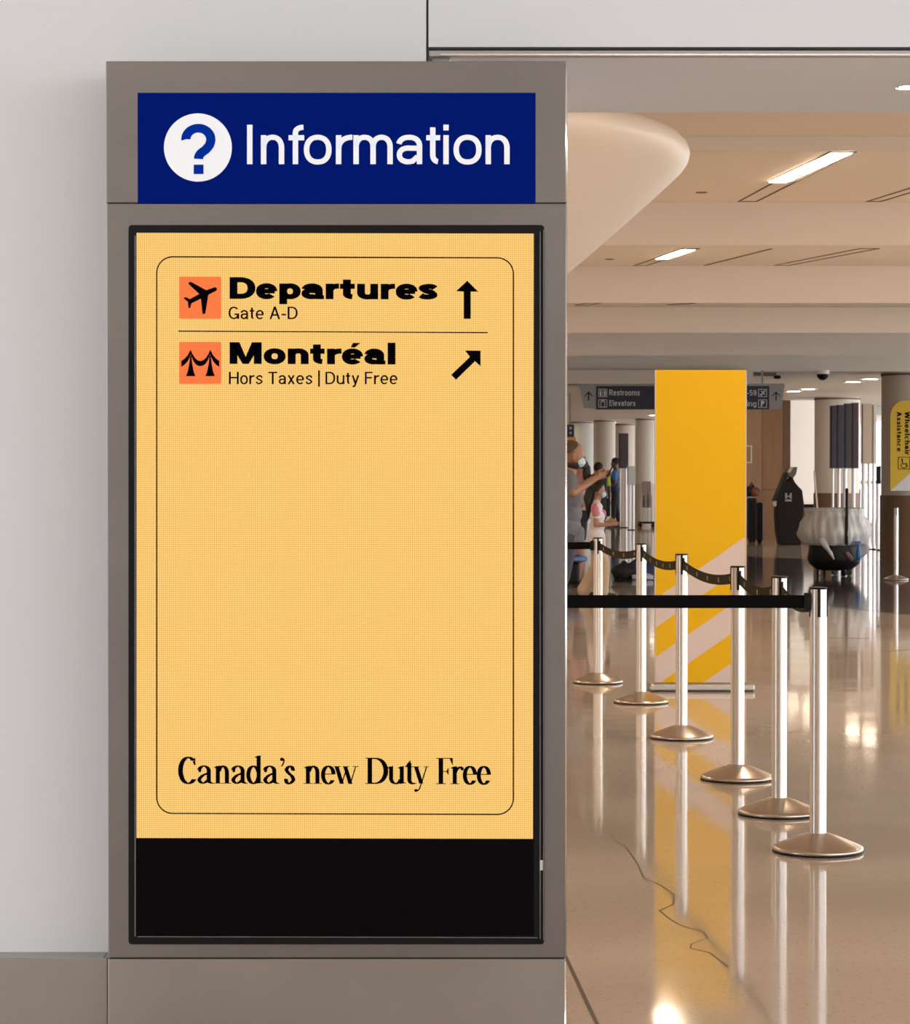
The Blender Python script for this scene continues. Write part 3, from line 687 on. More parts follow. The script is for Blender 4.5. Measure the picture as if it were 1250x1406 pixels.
cap2 = 36.0
bx3 = [(c_, z7(a_), z7(b_)) for c_, a_, b_ in (('C', 41, 107), ('a', 108, 175), ('n', 172, 237), ('a', 235, 301), ('d', 294, 357), ('a', 354, 419), ("'", 417, 440), ('s', 436, 478), ('n', 508, 575), ('e', 573, 628), ('w', 620, 714), ('D', 738, 824), ('u', 818, 892), ('t', 887, 925), ('y', 915, 977), ('F', 1003, 1065), ('r', 1056, 1106), ('e', 1102, 1156), ('e', 1154, 1208))]
letters(spaced(bx3, cap2, serif), lambda x, y: P(x * cap2, 1075.8 - y * cap2 + (x * cap2 - 245) / 430, ds), 'lettering', M_ink, sc)
letters([[(626.5, 399.8), (641.8, 385.5), (657, 400.5), (646.6, 400.5), (646.6, 437.8), (637, 437.8), (637, 400.5)]], on, 'up_arrow', M_ink, sc)
letters([[(619.8, 514.6), (645.5, 490), (638.8, 481.3), (660.2, 481.5), (660.2, 503), (652.5, 496), (626.3, 521.5)]], on, 'diagonal_arrow', M_ink, sc)
settle(ki)

# ================================================================== QUEUE STANCHIONS
BZ = .945                                    # middle height of the belts
def make_post():
    t = bpy.data.objects.new('stanchion', None); COL.objects.link(t)
    MB().lathe([(.172, .0), (.172, .006)], n=48).build('rubber_rim', M_plastic, t)
    MB().lathe([(.169, .006), (.171, .010), (.170, .018), (.160, .024), (.120, .041), (.075, .059), (.045, .069), (.034, .072)], n=48).build('base', M_baseS, t)
    MB().lathe([(.0318, .070), (.0318, .994)], n=40).build('post', M_alu, t)
    hd = MB().lathe([(.032, .992), (.034, .994), (.034, .999), (.028, 1.0)], n=40).build('cap', M_plastic, t)
    for k_ in range(4):
        b = MB(); a_ = PI / 2 * k_ - .07
        for rr in (.0325,):
            cx_, cy_ = math.cos(a_), math.sin(a_); tx, ty = -cy_ * .0055, cx_ * .0055
            pts = [(cx_ * r_ + s_ * tx, cy_ * r_ + s_ * ty) for r_, s_ in ((.028, -1), (.0345, -1), (.0345, 1), (.028, 1))]
            b.add([(x, y, z) for z in (.888, .995) for x, y in pts], [(0, 3, 2, 1), (4, 5, 6, 7), (0, 1, 5, 4), (1, 2, 6, 5), (2, 3, 7, 6), (3, 0, 4, 7)])
        b.build('belt_slot', M_plastic, t)
    return t
proto = make_post()
def belt(t, A, B, sag, m, prints=False):
    """webbing from stanchion t at A to a neighbour at B (both floor points), hanging on edge"""
    A = Vector((*A, BZ)); B = Vector((*B, BZ)); dv = (B - A); L = dv.length; u_ = dv / L; nrm = Vector((-u_.y, u_.x, 0))
    A = A + u_ * .034; B = B - u_ * .034; L = (B - A).length; n = 24; b = MB(); pr = MB()
    def pt(s_): return A + u_ * (L * s_) - Vector((0, 0, sag * 4 * s_ * (1 - s_)))
    vs_ = []
    for i in range(n + 1):
        q_ = pt(i / n)
        for s_ in (-1, 1):
            for hh in (-.0245, .0245): vs_.append(q_ + nrm * (.001 * s_) + Vector((0, 0, hh)))
    fs = []
    for i in range(n):
        k_ = i * 4
        fs += [(k_, k_ + 4, k_ + 5, k_ + 1), (k_ + 2, k_ + 3, k_ + 7, k_ + 6), (k_ + 1, k_ + 5, k_ + 7, k_ + 3), (k_, k_ + 2, k_ + 6, k_ + 4)]
    b.add(vs_, fs)
    o = b.build('belt', m, t)
    for q_, s_ in ((A, 1), (B, -1)):
        c_ = MB(); ex = u_ * s_
        pts = [q_ + ex * e + nrm * w_ for e, w_ in ((-.006, -.010), (.020, -.008), (.020, .008), (-.006, .010))]
        c_.add([p_ + Vector((0, 0, z)) for z in (-.033, .033) for p_ in pts], [(0, 3, 2, 1), (4, 5, 6, 7), (0, 1, 5, 4), (1, 2, 6, 5), (2, 3, 7, 6), (3, 0, 4, 7)])
        c_.build('belt_clip', M_plastic, o)
    if prints:
        k_ = max(3, int(L / .32))
        for i in range(k_):
            s0 = (i + .5) / k_; q_ = pt(s0)
            for s_ in (-1, 1):
                pr = MB(); pr.add([q_ + u_ * (s_ * e * 1.0) + nrm * (.0016 * s_) + Vector((0, 0, z)) for e, z in ((-.02, -.011), (.02, -.011), (.02, .011), (-.02, .011))], [(0, 3, 2, 1)])
                pr.build('belt_print', M_print, o)
    for ob in (o,): ob.location = -t.location
ST = [(1124.5, 9.34), (1071, 10.37), (1013.5, 11.57), (936.5, 13.4), (881, 15.5), (821.5, 17.0)]
LB = ['nearest silver queue stanchion, with the straight black belt', 'second nearest silver queue stanchion in the row', 'third nearest silver queue stanchion, before the right side of the yellow banner',
      'fourth silver queue stanchion, standing before the left part of the yellow banner', 'fifth silver queue stanchion, just left of the yellow banner', 'farthest silver stanchion of the row, beside the girl']
GR = 'queue stanchions in the row'
posts = []
for k_, (x, d) in enumerate(ST):
    t = proto if k_ == 0 else copy_tree(proto); t.location = (PX(x, d), d, 0); tag(t, LB[k_], 'stanchion', GR); posts.append(t)
pos = [(t.location.x, t.location.y) for t in posts]
h1 = copy_tree(proto); h1.location = (pos[0][0] - 1.75, 9.34, 0); tag(h1, 'silver stanchion hidden behind the kiosk, holding the near black belt', 'stanchion', GR)
h2 = copy_tree(proto); h2.location = (pos[5][0] - 1.6, 17.0, 0); tag(h2, 'silver stanchion hidden behind the kiosk, holding the far black belt', 'stanchion', GR)
fr = copy_tree(proto); fr.location = (PX(1231, 34.0), 34.0, 0); tag(fr, 'single silver stanchion before the brown column at the right edge', 'stanchion', GR)
for k_ in range(5): belt(posts[k_ + 1], pos[k_ + 1], pos[k_], .04, M_belto, True)
belt(posts[0], pos[0], (h1.location.x, h1.location.y), .0, M_belt)
belt(posts[5], pos[5], (h2.location.x, h2.location.y), .005, M_belt)

# ================================================================== YELLOW BANNER STAND
db = 16.4
bt = thing('banner_stand', 'tall yellow banner stand with pale diagonal stripes near its foot', 'banner', (PX(963, db), db + .03, 0))
zb, ztp = PZ(937, db), PZ(508, db)
bp = MB().box(PX(901, db), PX(1023.5, db), db, db + .035, zb, ztp).build('banner_panel', M_yellow, bt)
MB().box(PX(1023.5, db), PX(1025.5, db), db - .002, db + .036, zb, ztp).build('edge_profile', mat('beige_profile', (.62, .5, .36), .4), bt)
MB().box(PX(899.6, db), PX(901, db), db - .002, db + .036, zb, ztp).build('edge_profile', MATS['beige_profile'], bt)
MB().box(PX(891, db), PX(1035, db), db - .10, db + .14, .004, zb - .004).build('foot_plate', M_steeld, bt, bevel=.012)
MB().box(PX(893, db), PX(1033, db), db - .09, db + .13, .0, .006).build('foot_pad', M_plastic, bt)
def clip(poly, f):
    out = []
    for i in range(len(poly)):
        a_, b_ = poly[i], poly[(i + 1) % len(poly)]; fa, fb = f(a_), f(b_)
        if fa >= 0: out.append(a_)
        if fa * fb < 0: s_ = fa / (fa - fb); out.append((a_[0] + (b_[0] - a_[0]) * s_, a_[1] + (b_[1] - a_[1]) * s_))
    return out
for y0_, y1_ in ((779, 818.5), (859, 898.5), (939.5, 980)):
    L = lambda c_: (lambda q_: q_[1] - (c_ - .69 * (q_[0] - 963)))
    poly = [(901, 508), (1023.5, 508), (1023.5, 937), (901, 937)]
    poly = clip(poly, L(y0_)); poly = clip(poly, lambda q_: -L(y1_)(q_))
    if len(poly) > 2: MB().prism([(P(x, y, db).x, P(x, y, db).z) for x, y in poly], db - .0012, db + .001).build('diagonal_stripe', M_stripe, bp)
settle(bt)
# ================================================================== HANGING SIGN
dh = 39.62
hs = thing('hanging_sign', 'dark navy hanging wayfinding sign behind the banner, grey arrow ends', 'sign', (PX(938, dh), dh + .06, PZ(562, dh)))
sb = MB().box(PX(819, dh), PX(1056.5, dh), dh, dh + .12, PZ(562, dh), PZ(530, dh)).build('sign_board', M_navy, hs)
def pz(pts, d, t=.12, off=0): return MB().prism([(P(x, y, d).x, P(x, y, d).z) for x, y in pts], d + off, d + off + t)
pz(((819, 530), (819, 561), (802.5, 560), (796, 528)), dh, .10, .01).build('sign_end', M_signgrey, hs)
pz(((1078, 528), (1073, 561), (1056.5, 562), (1056.5, 528)), dh, .10, .01).build('sign_end', M_signgrey, hs)
pz(((796, 526.5), (1078, 526.5), (1078, 530), (796, 530)), dh, .12, .005).build('top_rail', M_signgrey, hs)
for x in (1046,): MB().box(PX(x, dh), PX(x, dh) + .03, dh + .04, dh + .07, PZ(527, dh), Z0 + .01).build('hanger', M_signgrey, hs)
d2 = dh - .004; o2 = lambda x, y: P(x, y, d2)
for x in (808.5, 1066):
    letters([[(x - 1.0, 550), (x + 1.0, 550), (x + 1.0, 539), (x - 1.0, 539)], [(x - 6.2, 545.2), (x - 5.4, 543.0), (x + .4, 536.8), (x + .4, 539.6)], [(x + 6.2, 545.2), (x + 5.4, 543.0), (x - .4, 536.8), (x - .4, 539.6)]], lambda x_, y_: P(x_, y_, dh + .006), 'up_arrow', M_black, hs)
for txt_, x0, x1, yb, yc in (('Restrooms', 837, 879, 543, 535), ('Elevators', 837, 873, 557.3, 549.6)):
    p, _ = line_of(txt_, .075, .07, .12); letters(p, fit(p, x0, x1, yb, yc, d2), 'lettering', M_signtxt, sb)
for txt_, x0, x1, yb, yc in (('-59', 1026.5, 1039, 543, 535.5), ('Parking', 1005, 1039, 558, 550.2)):
    p, _ = line_of(txt_, .075, .07, .12); letters(p, fit(p, x0, x1, yb, yc, d2), 'lettering', M_signtxt, sb)
def frame(x0, y0, x1, y1, w_): return [[(x0, y0), (x1, y0), (x1, y0 + w_), (x0, y0 + w_)], [(x0, y1 - w_), (x1, y1 - w_), (x1, y1), (x0, y1)], [(x0, y0), (x0 + w_, y0), (x0 + w_, y1), (x0, y1)], [(x1 - w_, y0), (x1, y0), (x1, y1), (x1 - w_, y1)]]
def circ(x, y, r): return [[(x + r * math.cos(t), y + r * math.sin(t)) for t in np.linspace(0, 2 * PI, 11)[:-1]]]
ic = frame(822, 534, 834, 545, .8)
for x in (825, 831): ic += circ(x, 536.4, 1.0) + [[(x - 1.3, 537.8), (x + 1.3, 537.8), (x + 1.0, 543.6), (x - 1.0, 543.6)]]
ic += [[(827.7, 535.5), (828.3, 535.5), (828.3, 544), (827.7, 544)]]
ic += frame(822, 548.4, 834, 559.4, .8) + frame(825, 551, 831, 559, .8) + [[(825, 550.6), (828, 548.9), (831, 550.6)]]
letters(ic, o2, 'pictogram', M_signtxt, sb)
ic = frame(1041.5, 534, 1053.5, 545, .8) + [[(1043.8, 542.6), (1050.5, 535.6), (1051.8, 536.6), (1045.2, 543.8)], [(1045, 536.8), (1046.2, 536), (1051.2, 541.4), (1050.2, 542.2)], [(1043, 540.6), (1046.6, 543.2), (1046, 544), (1042.8, 541.6)]]
ic += frame(1041.5, 548.6, 1053.5, 559.8, .8)
letters(ic, o2, 'pictogram', M_signtxt, sb)
p, _ = line_of('P', .13, .11); letters(p, fit(p, 1045, 1050.2, 558, 550.4, d2), 'lettering', M_signtxt, sb)
settle(hs)
# small second sign, cut off by the kiosk
d3 = 50.0
s2 = thing('hanging_sign', 'small dark blue sign with orange strip at the kiosk edge above the man', 'sign', (PX(776, d3), d3, PZ(605, d3)))
b2 = pz(((758, 583), (788.5, 583), (788.5, 600), (758, 600)), d3).build('sign_board', M_navy, s2)
pz(((758, 600.3), (791, 600.3), (791, 605), (758, 605)), d3).build('sign_strip', mat('amber_strip', (.75, .33, .06), .5), s2)
letters([[(781.5, 586), (783, 586), (786, 589.5), (784.6, 589.5)], [(784.6, 586), (786, 586), (783, 589.5), (781.5, 589.5)], [(782, 593), (785.5, 593), (783.8, 597)]], lambda x, y: P(x, y, d3 - .004), 'marks', M_signtxt, b2)
for x in (765, 782): MB().box(PX(x, d3), PX(x, d3) + .03, d3 + .04, d3 + .07, PZ(584, d3), Z0).build('hanger', M_signgrey, s2)
settle(s2)

# ================================================================== FAR COLUMNS
def column(name, label, x0, x1, d, mtop, ybase=None, mbase=None, ytop=None):
    cx_ = (PX(x0, d) + PX(x1, d)) / 2; r_ = (PX(x1, d) - PX(x0, d)) / 2
    t = thing(name, label, 'column', (cx_, d, 0)); zz = 0
    if ybase: zz = PZ(ybase, d); MB().lathe([(r_ + .02, 0), (r_ + .02, zz)], n=48).build('cladding', mbase, t)
    MB().lathe([(r_, zz), (r_, Z0)], n=48).build('shaft', mtop, t)
    MB().lathe([(r_ + .012, Z0 - .05), (r_ + .012, Z0 - .02)], n=48).build('top_ring', M_slot, t)  # dark ring stands in for the shadow line under the ceiling
    return t
M_grey = mat('pale_grey_plaster', (.62, .62, .58), .5)
column('round_column', 'pale grey round column behind the man with the phone', 783, 815, 76, M_grey)
column('round_column', 'beige round column between the pale grey column and the dark board', 815.5, 845, 74, M_col)
column('round_column', 'pinkish beige column behind the dark display board on the left', 846, 872, 79, M_col)
column('round_column', 'white-lit round column right beside the left edge of the banner', 873, 902, 72, mat('light_plaster', (.8, .75, .69), .45), 664, M_beige)
column('round_column', 'broad beige column with brown base behind the rubbish cart', 1119, 1181, 53, M_col, 677, M_wood2)
column('round_column', 'thick grey-brown column at the right edge carrying the yellow sign', 1211, 1300, 40.5, M_beige, 680, M_wood2)

# ================================================================== YELLOW WHEELCHAIR SIGN
d4 = 39.4
ws = thing('wheelchair_sign', 'yellow wheelchair assistance sign with vertical lettering on the right column', 'sign', (PX(1250, d4), d4, PZ(673, d4)))
pts = [(1223, 674), (1223, 572)] + [(1244 + 21 * math.cos(t), 572 - 22 * math.sin(t)) for t in np.linspace(PI, PI / 2, 9)] + [(1278, 550), (1278, 674)]
yb_ = pz([(x, y) for x, y in pts[::-1]], d4, .02).build('sign_board', mat('sign_yellow', (.72, .46, .015), .5), ws)
pz(((1223.3, 673.8), (1278, 673.8), (1278, 621), (1250, 650)), d4, .004, -.003).build('pale_corner', mat('sign_pale', (.72, .71, .74), .5), yb_)
MB().box(PX(1235, d4), PX(1266, d4), d4 + .02, d4 + .62, PZ(640, d4), PZ(580, d4)).build('bracket', M_dark, ws)
for txt_, xb, xc, y0, y1 in (('Wheelchair', 1243, 1249.8, 565.3, 624.5), ('Assistance', 1232, 1238.6, 565.3, 620)):
    p, _ = line_of(txt_, .10, .09, .11); hi = max(q_[0] for pp in p for q_ in pp)
    letters(p, (lambda xb, xc, y0, y1, hi: lambda x, y: P(xb + (xc - xb) * y, y0 + (y1 - y0) * x / hi, d4 - .004))(xb, xc, y0, y1, hi), 'lettering', M_ink, yb_)
ic = frame(1233.5, 627.5, 1250, 644.5, .8) + circ(1239, 631, 1.3)
ic += stroke(arc(1241.5, 639, 4.0, 3.6, -60, 220, n=14), .5, .5) + [[(1238.6, 632), (1240, 632), (1241, 637.4), (1239.6, 637.4)], [(1240, 636.6), (1245.5, 636.2), (1247, 640.8), (1245.8, 641), (1244.4, 637.4), (1240, 637.6)]]
letters(ic, lambda x, y: P(x, y, d4 - .004), 'pictogram', M_ink, yb_)
settle(ws)

# ================================================================== DISPLAY TOTEMS
M_p1 = mat('plum_panel', (.055, .042, .055), .45); M_p2 = mat('navy_panel', (.05, .047, .085), .45); M_pc = mat('cream_board', (.70, .63, .56), .5)
M_leg = mat('white_metal', (.75, .74, .78), .3, .3)
def totem(label, x0, x1, yt, yb, d, m, legs, group, md=.10):
    t = thing('display_totem', label, 'display', ((PX(x0, d) + PX(x1, d)) / 2, d, 0), group=group)
    pn = MB().box(PX(x0, d), PX(x1, d), d - .02, d + md, PZ(yb, d), PZ(yt, d)).build('panel', m, t)
    MB().box(PX(x0, d) + .01, PX(x0, d) + .025, d - .028, d - .02, PZ(yb, d) + .02, PZ(yt, d) - .02).build('edge_strip', M_dark, pn)
    for a_, b_ in legs: MB().lathe([((PX(b_, d) - PX(a_, d)) / 2, 0), ((PX(b_, d) - PX(a_, d)) / 2, PZ(yb, d) + .02)], (PX(a_, d) + PX(b_, d)) / 2, d + .04, 16).build('leg', M_leg, t)
    MB().box(PX(x0, d) + .004, PX(x1, d) - .004, d - .03, d + .11, 0, .02).build('foot', M_dark, t)
    return settle(t)
G2 = 'display totems right of the banner'
totem('leftmost dark plum display totem before the beige column', 1140.5, 1148, 557, 643, 50, M_p1, [(1143, 1146)], G2)
totem('second dark navy display totem from the left, before the beige column', 1148.8, 1158.5, 556, 643, 49.6, M_p2, [(1151, 1155)], G2)
totem('third dark display totem, slate coloured, with silver leg', 1159.5, 1168.8, 554, 643, 49.2, mat('slate_panel', (.06, .06, .075), .45), [(1158.5, 1164)], G2)
totem('fourth dark display totem with purple tint, nearest the cream board', 1169.5, 1179, 553, 643, 48.8, mat('purple_panel', (.075, .055, .075), .45), [(1170, 1175.5)], G2)
totem('wide cream display board next to the dark totems', 1183, 1196.5, 554, 637, 48.4, M_pc, [(1183.5, 1189), (1191.5, 1196)], G2)
totem('narrow cream display board beside the right column', 1197.5, 1203.5, 555, 637, 48.2, M_pc, [(1198.3, 1202.5)], G2)
totem('dark grey board and pale leg squeezed against the right column', 1204.5, 1209.5, 640, 664, 47.8, M_dark, [(1203.5, 1209.5)], G2)
G3 = 'display totems left of the banner'
totem('tall dark plum display board left of the banner, on white legs', 850, 863, 595, 643, 69, M_p1, [(858, 861.5), (851.5, 853)], G3)
totem('low white-slatted board between dark display and pale column', 861.5, 872, 640, 666, 66, mat('white_board', (.8, .8, .82), .5), [(863.5, 866), (868, 871.5)], G3)

# ================================================================== SELF-SERVICE TERMINAL
d5 = 51.5
kt = thing('check_in_terminal', 'dark self-service check-in terminal with slanted top before the brown wall', 'terminal', (PX(1085, d5), d5 + .2, 0))
body = [(1070, 748), (1068, 730), (1066, 708), (1064.5, 690), (1068, 690), (1074, 690), (1100, 672), (1103, 676), (1105, 695), (1104, 712), (1101.5, 730), (1101, 748)]
pz(((1071, 748), (1068, 730), (1066.5, 708), (1067, 690), (1076, 664), (1089, 655), (1092, 662), (1097, 668), (1102, 673), (1104.5, 690), (1104.5, 705), (1102, 728), (1101, 748))[::-1], d5, .45).build('body', M_dark, kt, bevel=.02)
pz(((1064, 688), (1079, 651), (1081, 648), (1083, 650), (1070, 688))[::-1], d5 - .02, .49).build('screen_rim', M_plastic, kt)
pz(((1080, 650), (1084, 641.5), (1095.5, 641), (1093.5, 651), (1089, 657))[::-1], d5 + .01, .43).build('hood', mat('slate_plastic', (.07, .08, .09), .4), kt)
pz(((1081.5, 648.5), (1084.8, 642), (1089.5, 642), (1085.5, 649))[::-1], d5 - .004, .02).build('tan_corner', mat('tan_plastic', (.62, .42, .22), .5), kt)  # tan plate on the corner of the hood
pz(((1062, 688), (1069, 688), (1068, 694), (1064, 696), (1062, 693))[::-1], d5 + .02, .40).build('card_tray', mat('pale_plastic', (.55, .47, .40), .5), kt)
letters([[(1078.5, 677), (1081, 677), (1081, 684.5), (1078.5, 684.5)], [(1085, 677), (1087.5, 677), (1087.5, 684.5), (1085, 684.5)], [(1081, 680.5), (1085, 680.5), (1085, 682.2), (1081, 682.2)], [(1078.5, 685.8), (1087.5, 685.8), (1087.5, 688.4), (1078.5, 688.4)]], lambda x, y: P(x, y, d5 - .006), 'emblem', mat('emblem_grey', (.32, .29, .28), .5), kt)
settle(kt)

# ================================================================== RUBBISH CART
d6 = 35.4
cxp = 1146; k6 = d6 / F
rc = thing('rubbish_cart', 'round wheeled rubbish cart with black tub and white translucent liner bag', 'cart', (PX(cxp, d6), d6, 0))
zz = lambda y: PZ(y, d6)
tub = MB().lathe([(14 * k6, zz(783)), (24 * k6, zz(782)), (34 * k6, zz(774)), (37 * k6, zz(766)), (35 * k6, zz(756)), (34 * k6, zz(740)), (35 * k6, zz(715)), (36.5 * k6, zz(699))], n=32).build('tub', M_plastic, rc)
for a_ in (.3, 1.4, 2.7, 3.9, 5.2):
    x_, y_ = 22 * k6 * math.cos(a_), 22 * k6 * math.sin(a_)
    c_ = MB().tube((x_, y_, zz(783)), (x_, y_, .06), .014).build('caster', M_dark, rc); MB().lathe([(.045, -.015), (.045, .015)], n=18).build('wheel', M_plastic, c_, loc=(x_, y_, .047)).rotation_euler = (PI / 2, 0, .4 * a_)
rng = random.Random(3)
ph = [rng.uniform(0, 6) for _ in range(8)]
def wob(j, i):
    t = 2 * PI * i / 90; s_ = min(1, j / 5.0) * .034
    return 1 + s_ * (math.sin(13 * t + ph[0] + j * .5) + .9 * math.sin(23 * t + ph[1] - j * .6) + .7 * math.sin(31 * t + ph[3] + j) + .8 * math.sin(4 * t + ph[2]))
prof = [(38.5, 699), (40.5, 697.3), (40, 701), (38.5, 705), (41, 711), (44, 718), (46, 726), (47, 733), (44.5, 739), (42, 744), (40, 748)]
M_bag = mat('white_liner', (.72, .69, .66), .28, trans=.15)
MB().lathe([(r_ * k6, zz(y)) for r_, y in prof], n=90, wob=wob).build('liner_bag', M_bag, rc, solid=.003)
MB().tube((PX(1124, d6) - rc.location.x, -.40, zz(742)), (PX(1134, d6) - rc.location.x, -.46, zz(757)), .055, .02).tube((PX(1134, d6) - rc.location.x, -.46, zz(757)), (PX(1139, d6) - rc.location.x, -.45, zz(766)), .03, .008).build('bag_tail', M_bag, rc)
b = MB()
pts = [(1176, 735), (1187, 738), (1195, 752), (1190, 762), (1179, 767), (1174, 755)]
b.prism([(PX(x, d6) - rc.location.x, zz(y)) for x, y in pts][::-1], -.12, .10); b.build('grey_sack', mat('grey_sack', (.42, .41, .42), .5), rc, bevel=.05)
MB().tube((PX(1121, d6) - rc.location.x, .2, zz(647)), (PX(1126, d6) - rc.location.x, .1, zz(720)), .011, .014).build('mop_handle', mat('white_handle', (.75, .68, .6), .4), rc)
MB().tube((PX(1157, d6) - rc.location.x, -.42, zz(672)), (PX(1156, d6) - rc.location.x, -.47, zz(745)), .022, .022).build('strap', M_plastic, rc)
MB().tube((PX(1177, d6) - rc.location.x, -.28, zz(672)), (PX(1173.5, d6) - rc.location.x, -.33, zz(748)), .010, .012).build('broom_handle', MATS['white_handle'], rc)
sp_ = MB().lathe([(.028, 0), (.036, .02), (.036, .13), (.015, .19), (.013, .23)], n=18).build('spray_bottle', mat('blue_plastic', (.01, .12, .38), .35), rc, loc=(PX(1173.5, d6) - rc.location.x, -.38, zz(768)))
MB().box(-.05, .03, -.015, .015, .23, .27).build('trigger', MATS['blue_plastic'], sp_)
q_ = MB().tube((PX(1158, d6) - rc.location.x, -.37, zz(759)), (PX(1164, d6) - rc.location.x, -.35, zz(766)), .035).build('red_label', mat('dull_red', (.24, .10, .11), .6), rc)

# ================================================================== LUGGAGE
def suitcase(label, x0, x1, yt, yb, d, m, depth, group=None, handle=None):
    t = thing('suitcase', label, 'suitcase', ((PX(x0, d) + PX(x1, d)) / 2, d + depth / 2, 0), group=group)
    z1 = PZ(yt, d); bo = MB().box(PX(x0, d), PX(x1, d), d, d + depth, .05, z1).build('shell', m, t, bevel=.04)
    for fx in (.25, .5, .75): MB().box(PX(x0, d) + (PX(x1, d) - PX(x0, d)) * fx - .008, PX(x0, d) + (PX(x1, d) - PX(x0, d)) * fx + .008, d - .006, d + .01, .10, z1 - .06).build('rib', M_dark, bo)
    for x in (x0, x1):
        s_ = 1 if x == x0 else -1
        for yy in (.06, depth - .06): MB().lathe([(.03, -.015), (.03, .015)], n=14).build('wheel', M_plastic, t, loc=(PX(x, d) + s_ * .06, d + yy, .03)).rotation_euler = (PI / 2, 0, 0)
    if handle: MB().tube((PX(x0, d) + .08, d + depth - .04, z1), (PX(x0, d) + .08, d + depth - .04, z1 + handle), .01).tube((PX(x1, d) - .08, d + depth - .04, z1), (PX(x1, d) - .08, d + depth - .04, z1 + handle), .01).tube((PX(x0, d) + .08, d + depth - .04, z1 + handle), (PX(x1, d) - .08, d + depth - .04, z1 + handle), .014).build('pull_handle', M_steeld, t)
    return settle(t)
suitcase('low black suitcase on the floor at the kiosk edge behind the man', 772, 797, 772, 805, 31.6, M_plastic, .30)
bj = thing('blue_jacket', 'crumpled bright blue jacket lying on the low black suitcase', 'jacket', (PX(790, 31.7), 31.72, PZ(772, 31.6) + .008))
def lump(rx, ry, rz, seed, m, name, par, loc=(0, 0, 0)):
    r_ = random.Random(seed); f_ = [r_.uniform(0, 6) for _ in range(6)]
    b = MB().ball((0, 0, 0), rx, ry, rz, 28, 16)
    b.v = [(x * (1 + .12 * math.sin(9 * y / ry + f_[0]) + .08 * math.sin(7 * z / rz + f_[1])), y, max(z * (1 + .18 * math.sin(8 * x / rx + f_[2]) + .1 * math.sin(6 * y / ry + f_[3])), -rz * .75)) for x, y, z in b.v]
    return b.build(name, m, par, loc=loc)
M_bluec = mat('blue_cloth', (.02, .10, .42), .7); M_navyc = mat('navy_cloth', (.015, .028, .09), .7); M_blk = mat('black_cloth', (.010, .009, .011), .75)
lump(.14, .15, .055, 1, M_bluec, 'body', bj, (.0, 0, .03)); lump(.09, .07, .035, 2, mat('pale_blue_cloth', (.16, .26, .5), .7), 'sleeve', bj, (.06, -.12, .03))
fl2 = thing('floor_bag', 'black and navy duffel bag slumped on the floor left of the banner', 'bag', (PX(872, 34.2), 34.2, 0))
lump(.17, .16, .13, 4, M_blk, 'end', fl2, (-.13, 0, .10)); lump(.26, .17, .15, 5, M_navyc, 'body', fl2, (.12, .03, .12)); lump(.15, .08, .05, 6, mat('pale_cloth', (.5, .52, .58), .7), 'towel', fl2, (.10, -.15, .04))
MB().tube((-.1, 0, .2), (.02, -.02, .27), .012).tube((.02, -.02, .27), (.16, 0, .24), .012).build('handle', M_blk, fl2)
ct = thing('luggage_cart', 'grey-brown upright luggage cart on dark legs beside the banner edge', 'cart', (PX(887, 71), 70.3, 0))
d7 = 70.0
MB().box(PX(882, d7), PX(894, d7), d7, d7 + .1, PZ(697, d7), PZ(661, d7)).build('panel', mat('taupe_metal', (.25, .20, .18), .5), ct)
for x in (881, 884.5, 890, 895): MB().box(PX(x, d7) - .015, PX(x, d7) + .015, d7, d7 + .05, .06, PZ(680, d7)).build('leg', M_steeld, ct)
MB().box(PX(878, d7), PX(900, d7), d7 - .1, d7 + .6, .10, .15).build('deck', M_dark, ct)
for x in (880, 898):
    for yy in (0, .5): MB().lathe([(.05, -.02), (.05, .02)], n=14).build('wheel', M_plastic, ct, loc=(PX(x, d7), d7 + yy, .05)).rotation_euler = (PI / 2, 0, 0)
settle(ct)
suitcase('tall black suitcase with pull handle behind the right edge of the banner', 1028, 1040, 684, 743, 53.6, M_blk, .3, handle=.25)
suitcase('black upright suitcase beside the brown wall, left of the terminal', 1040, 1049, 690, 743, 53.0, M_plastic, .3)
bk = thing('travel_bag', 'black bag with orange-brown front piled on the suitcases right of banner', 'bag', (PX(1034, 53.5), 53.72, PZ(684, 53.6) + .02))
lump(.15, .14, .14, 8, M_blk, 'body', bk, (0, 0, .12)); lump(.07, .05, .10, 9, mat('rust_cloth', (.22, .065, .02), .7), 'front_pocket', bk, (.05, -.13, .11))
MB().tube((-.06, 0, .23), (0, 0, .31), .012).tube((0, 0, .31), (.06, 0, .23), .012).build('handle', M_blk, bk)

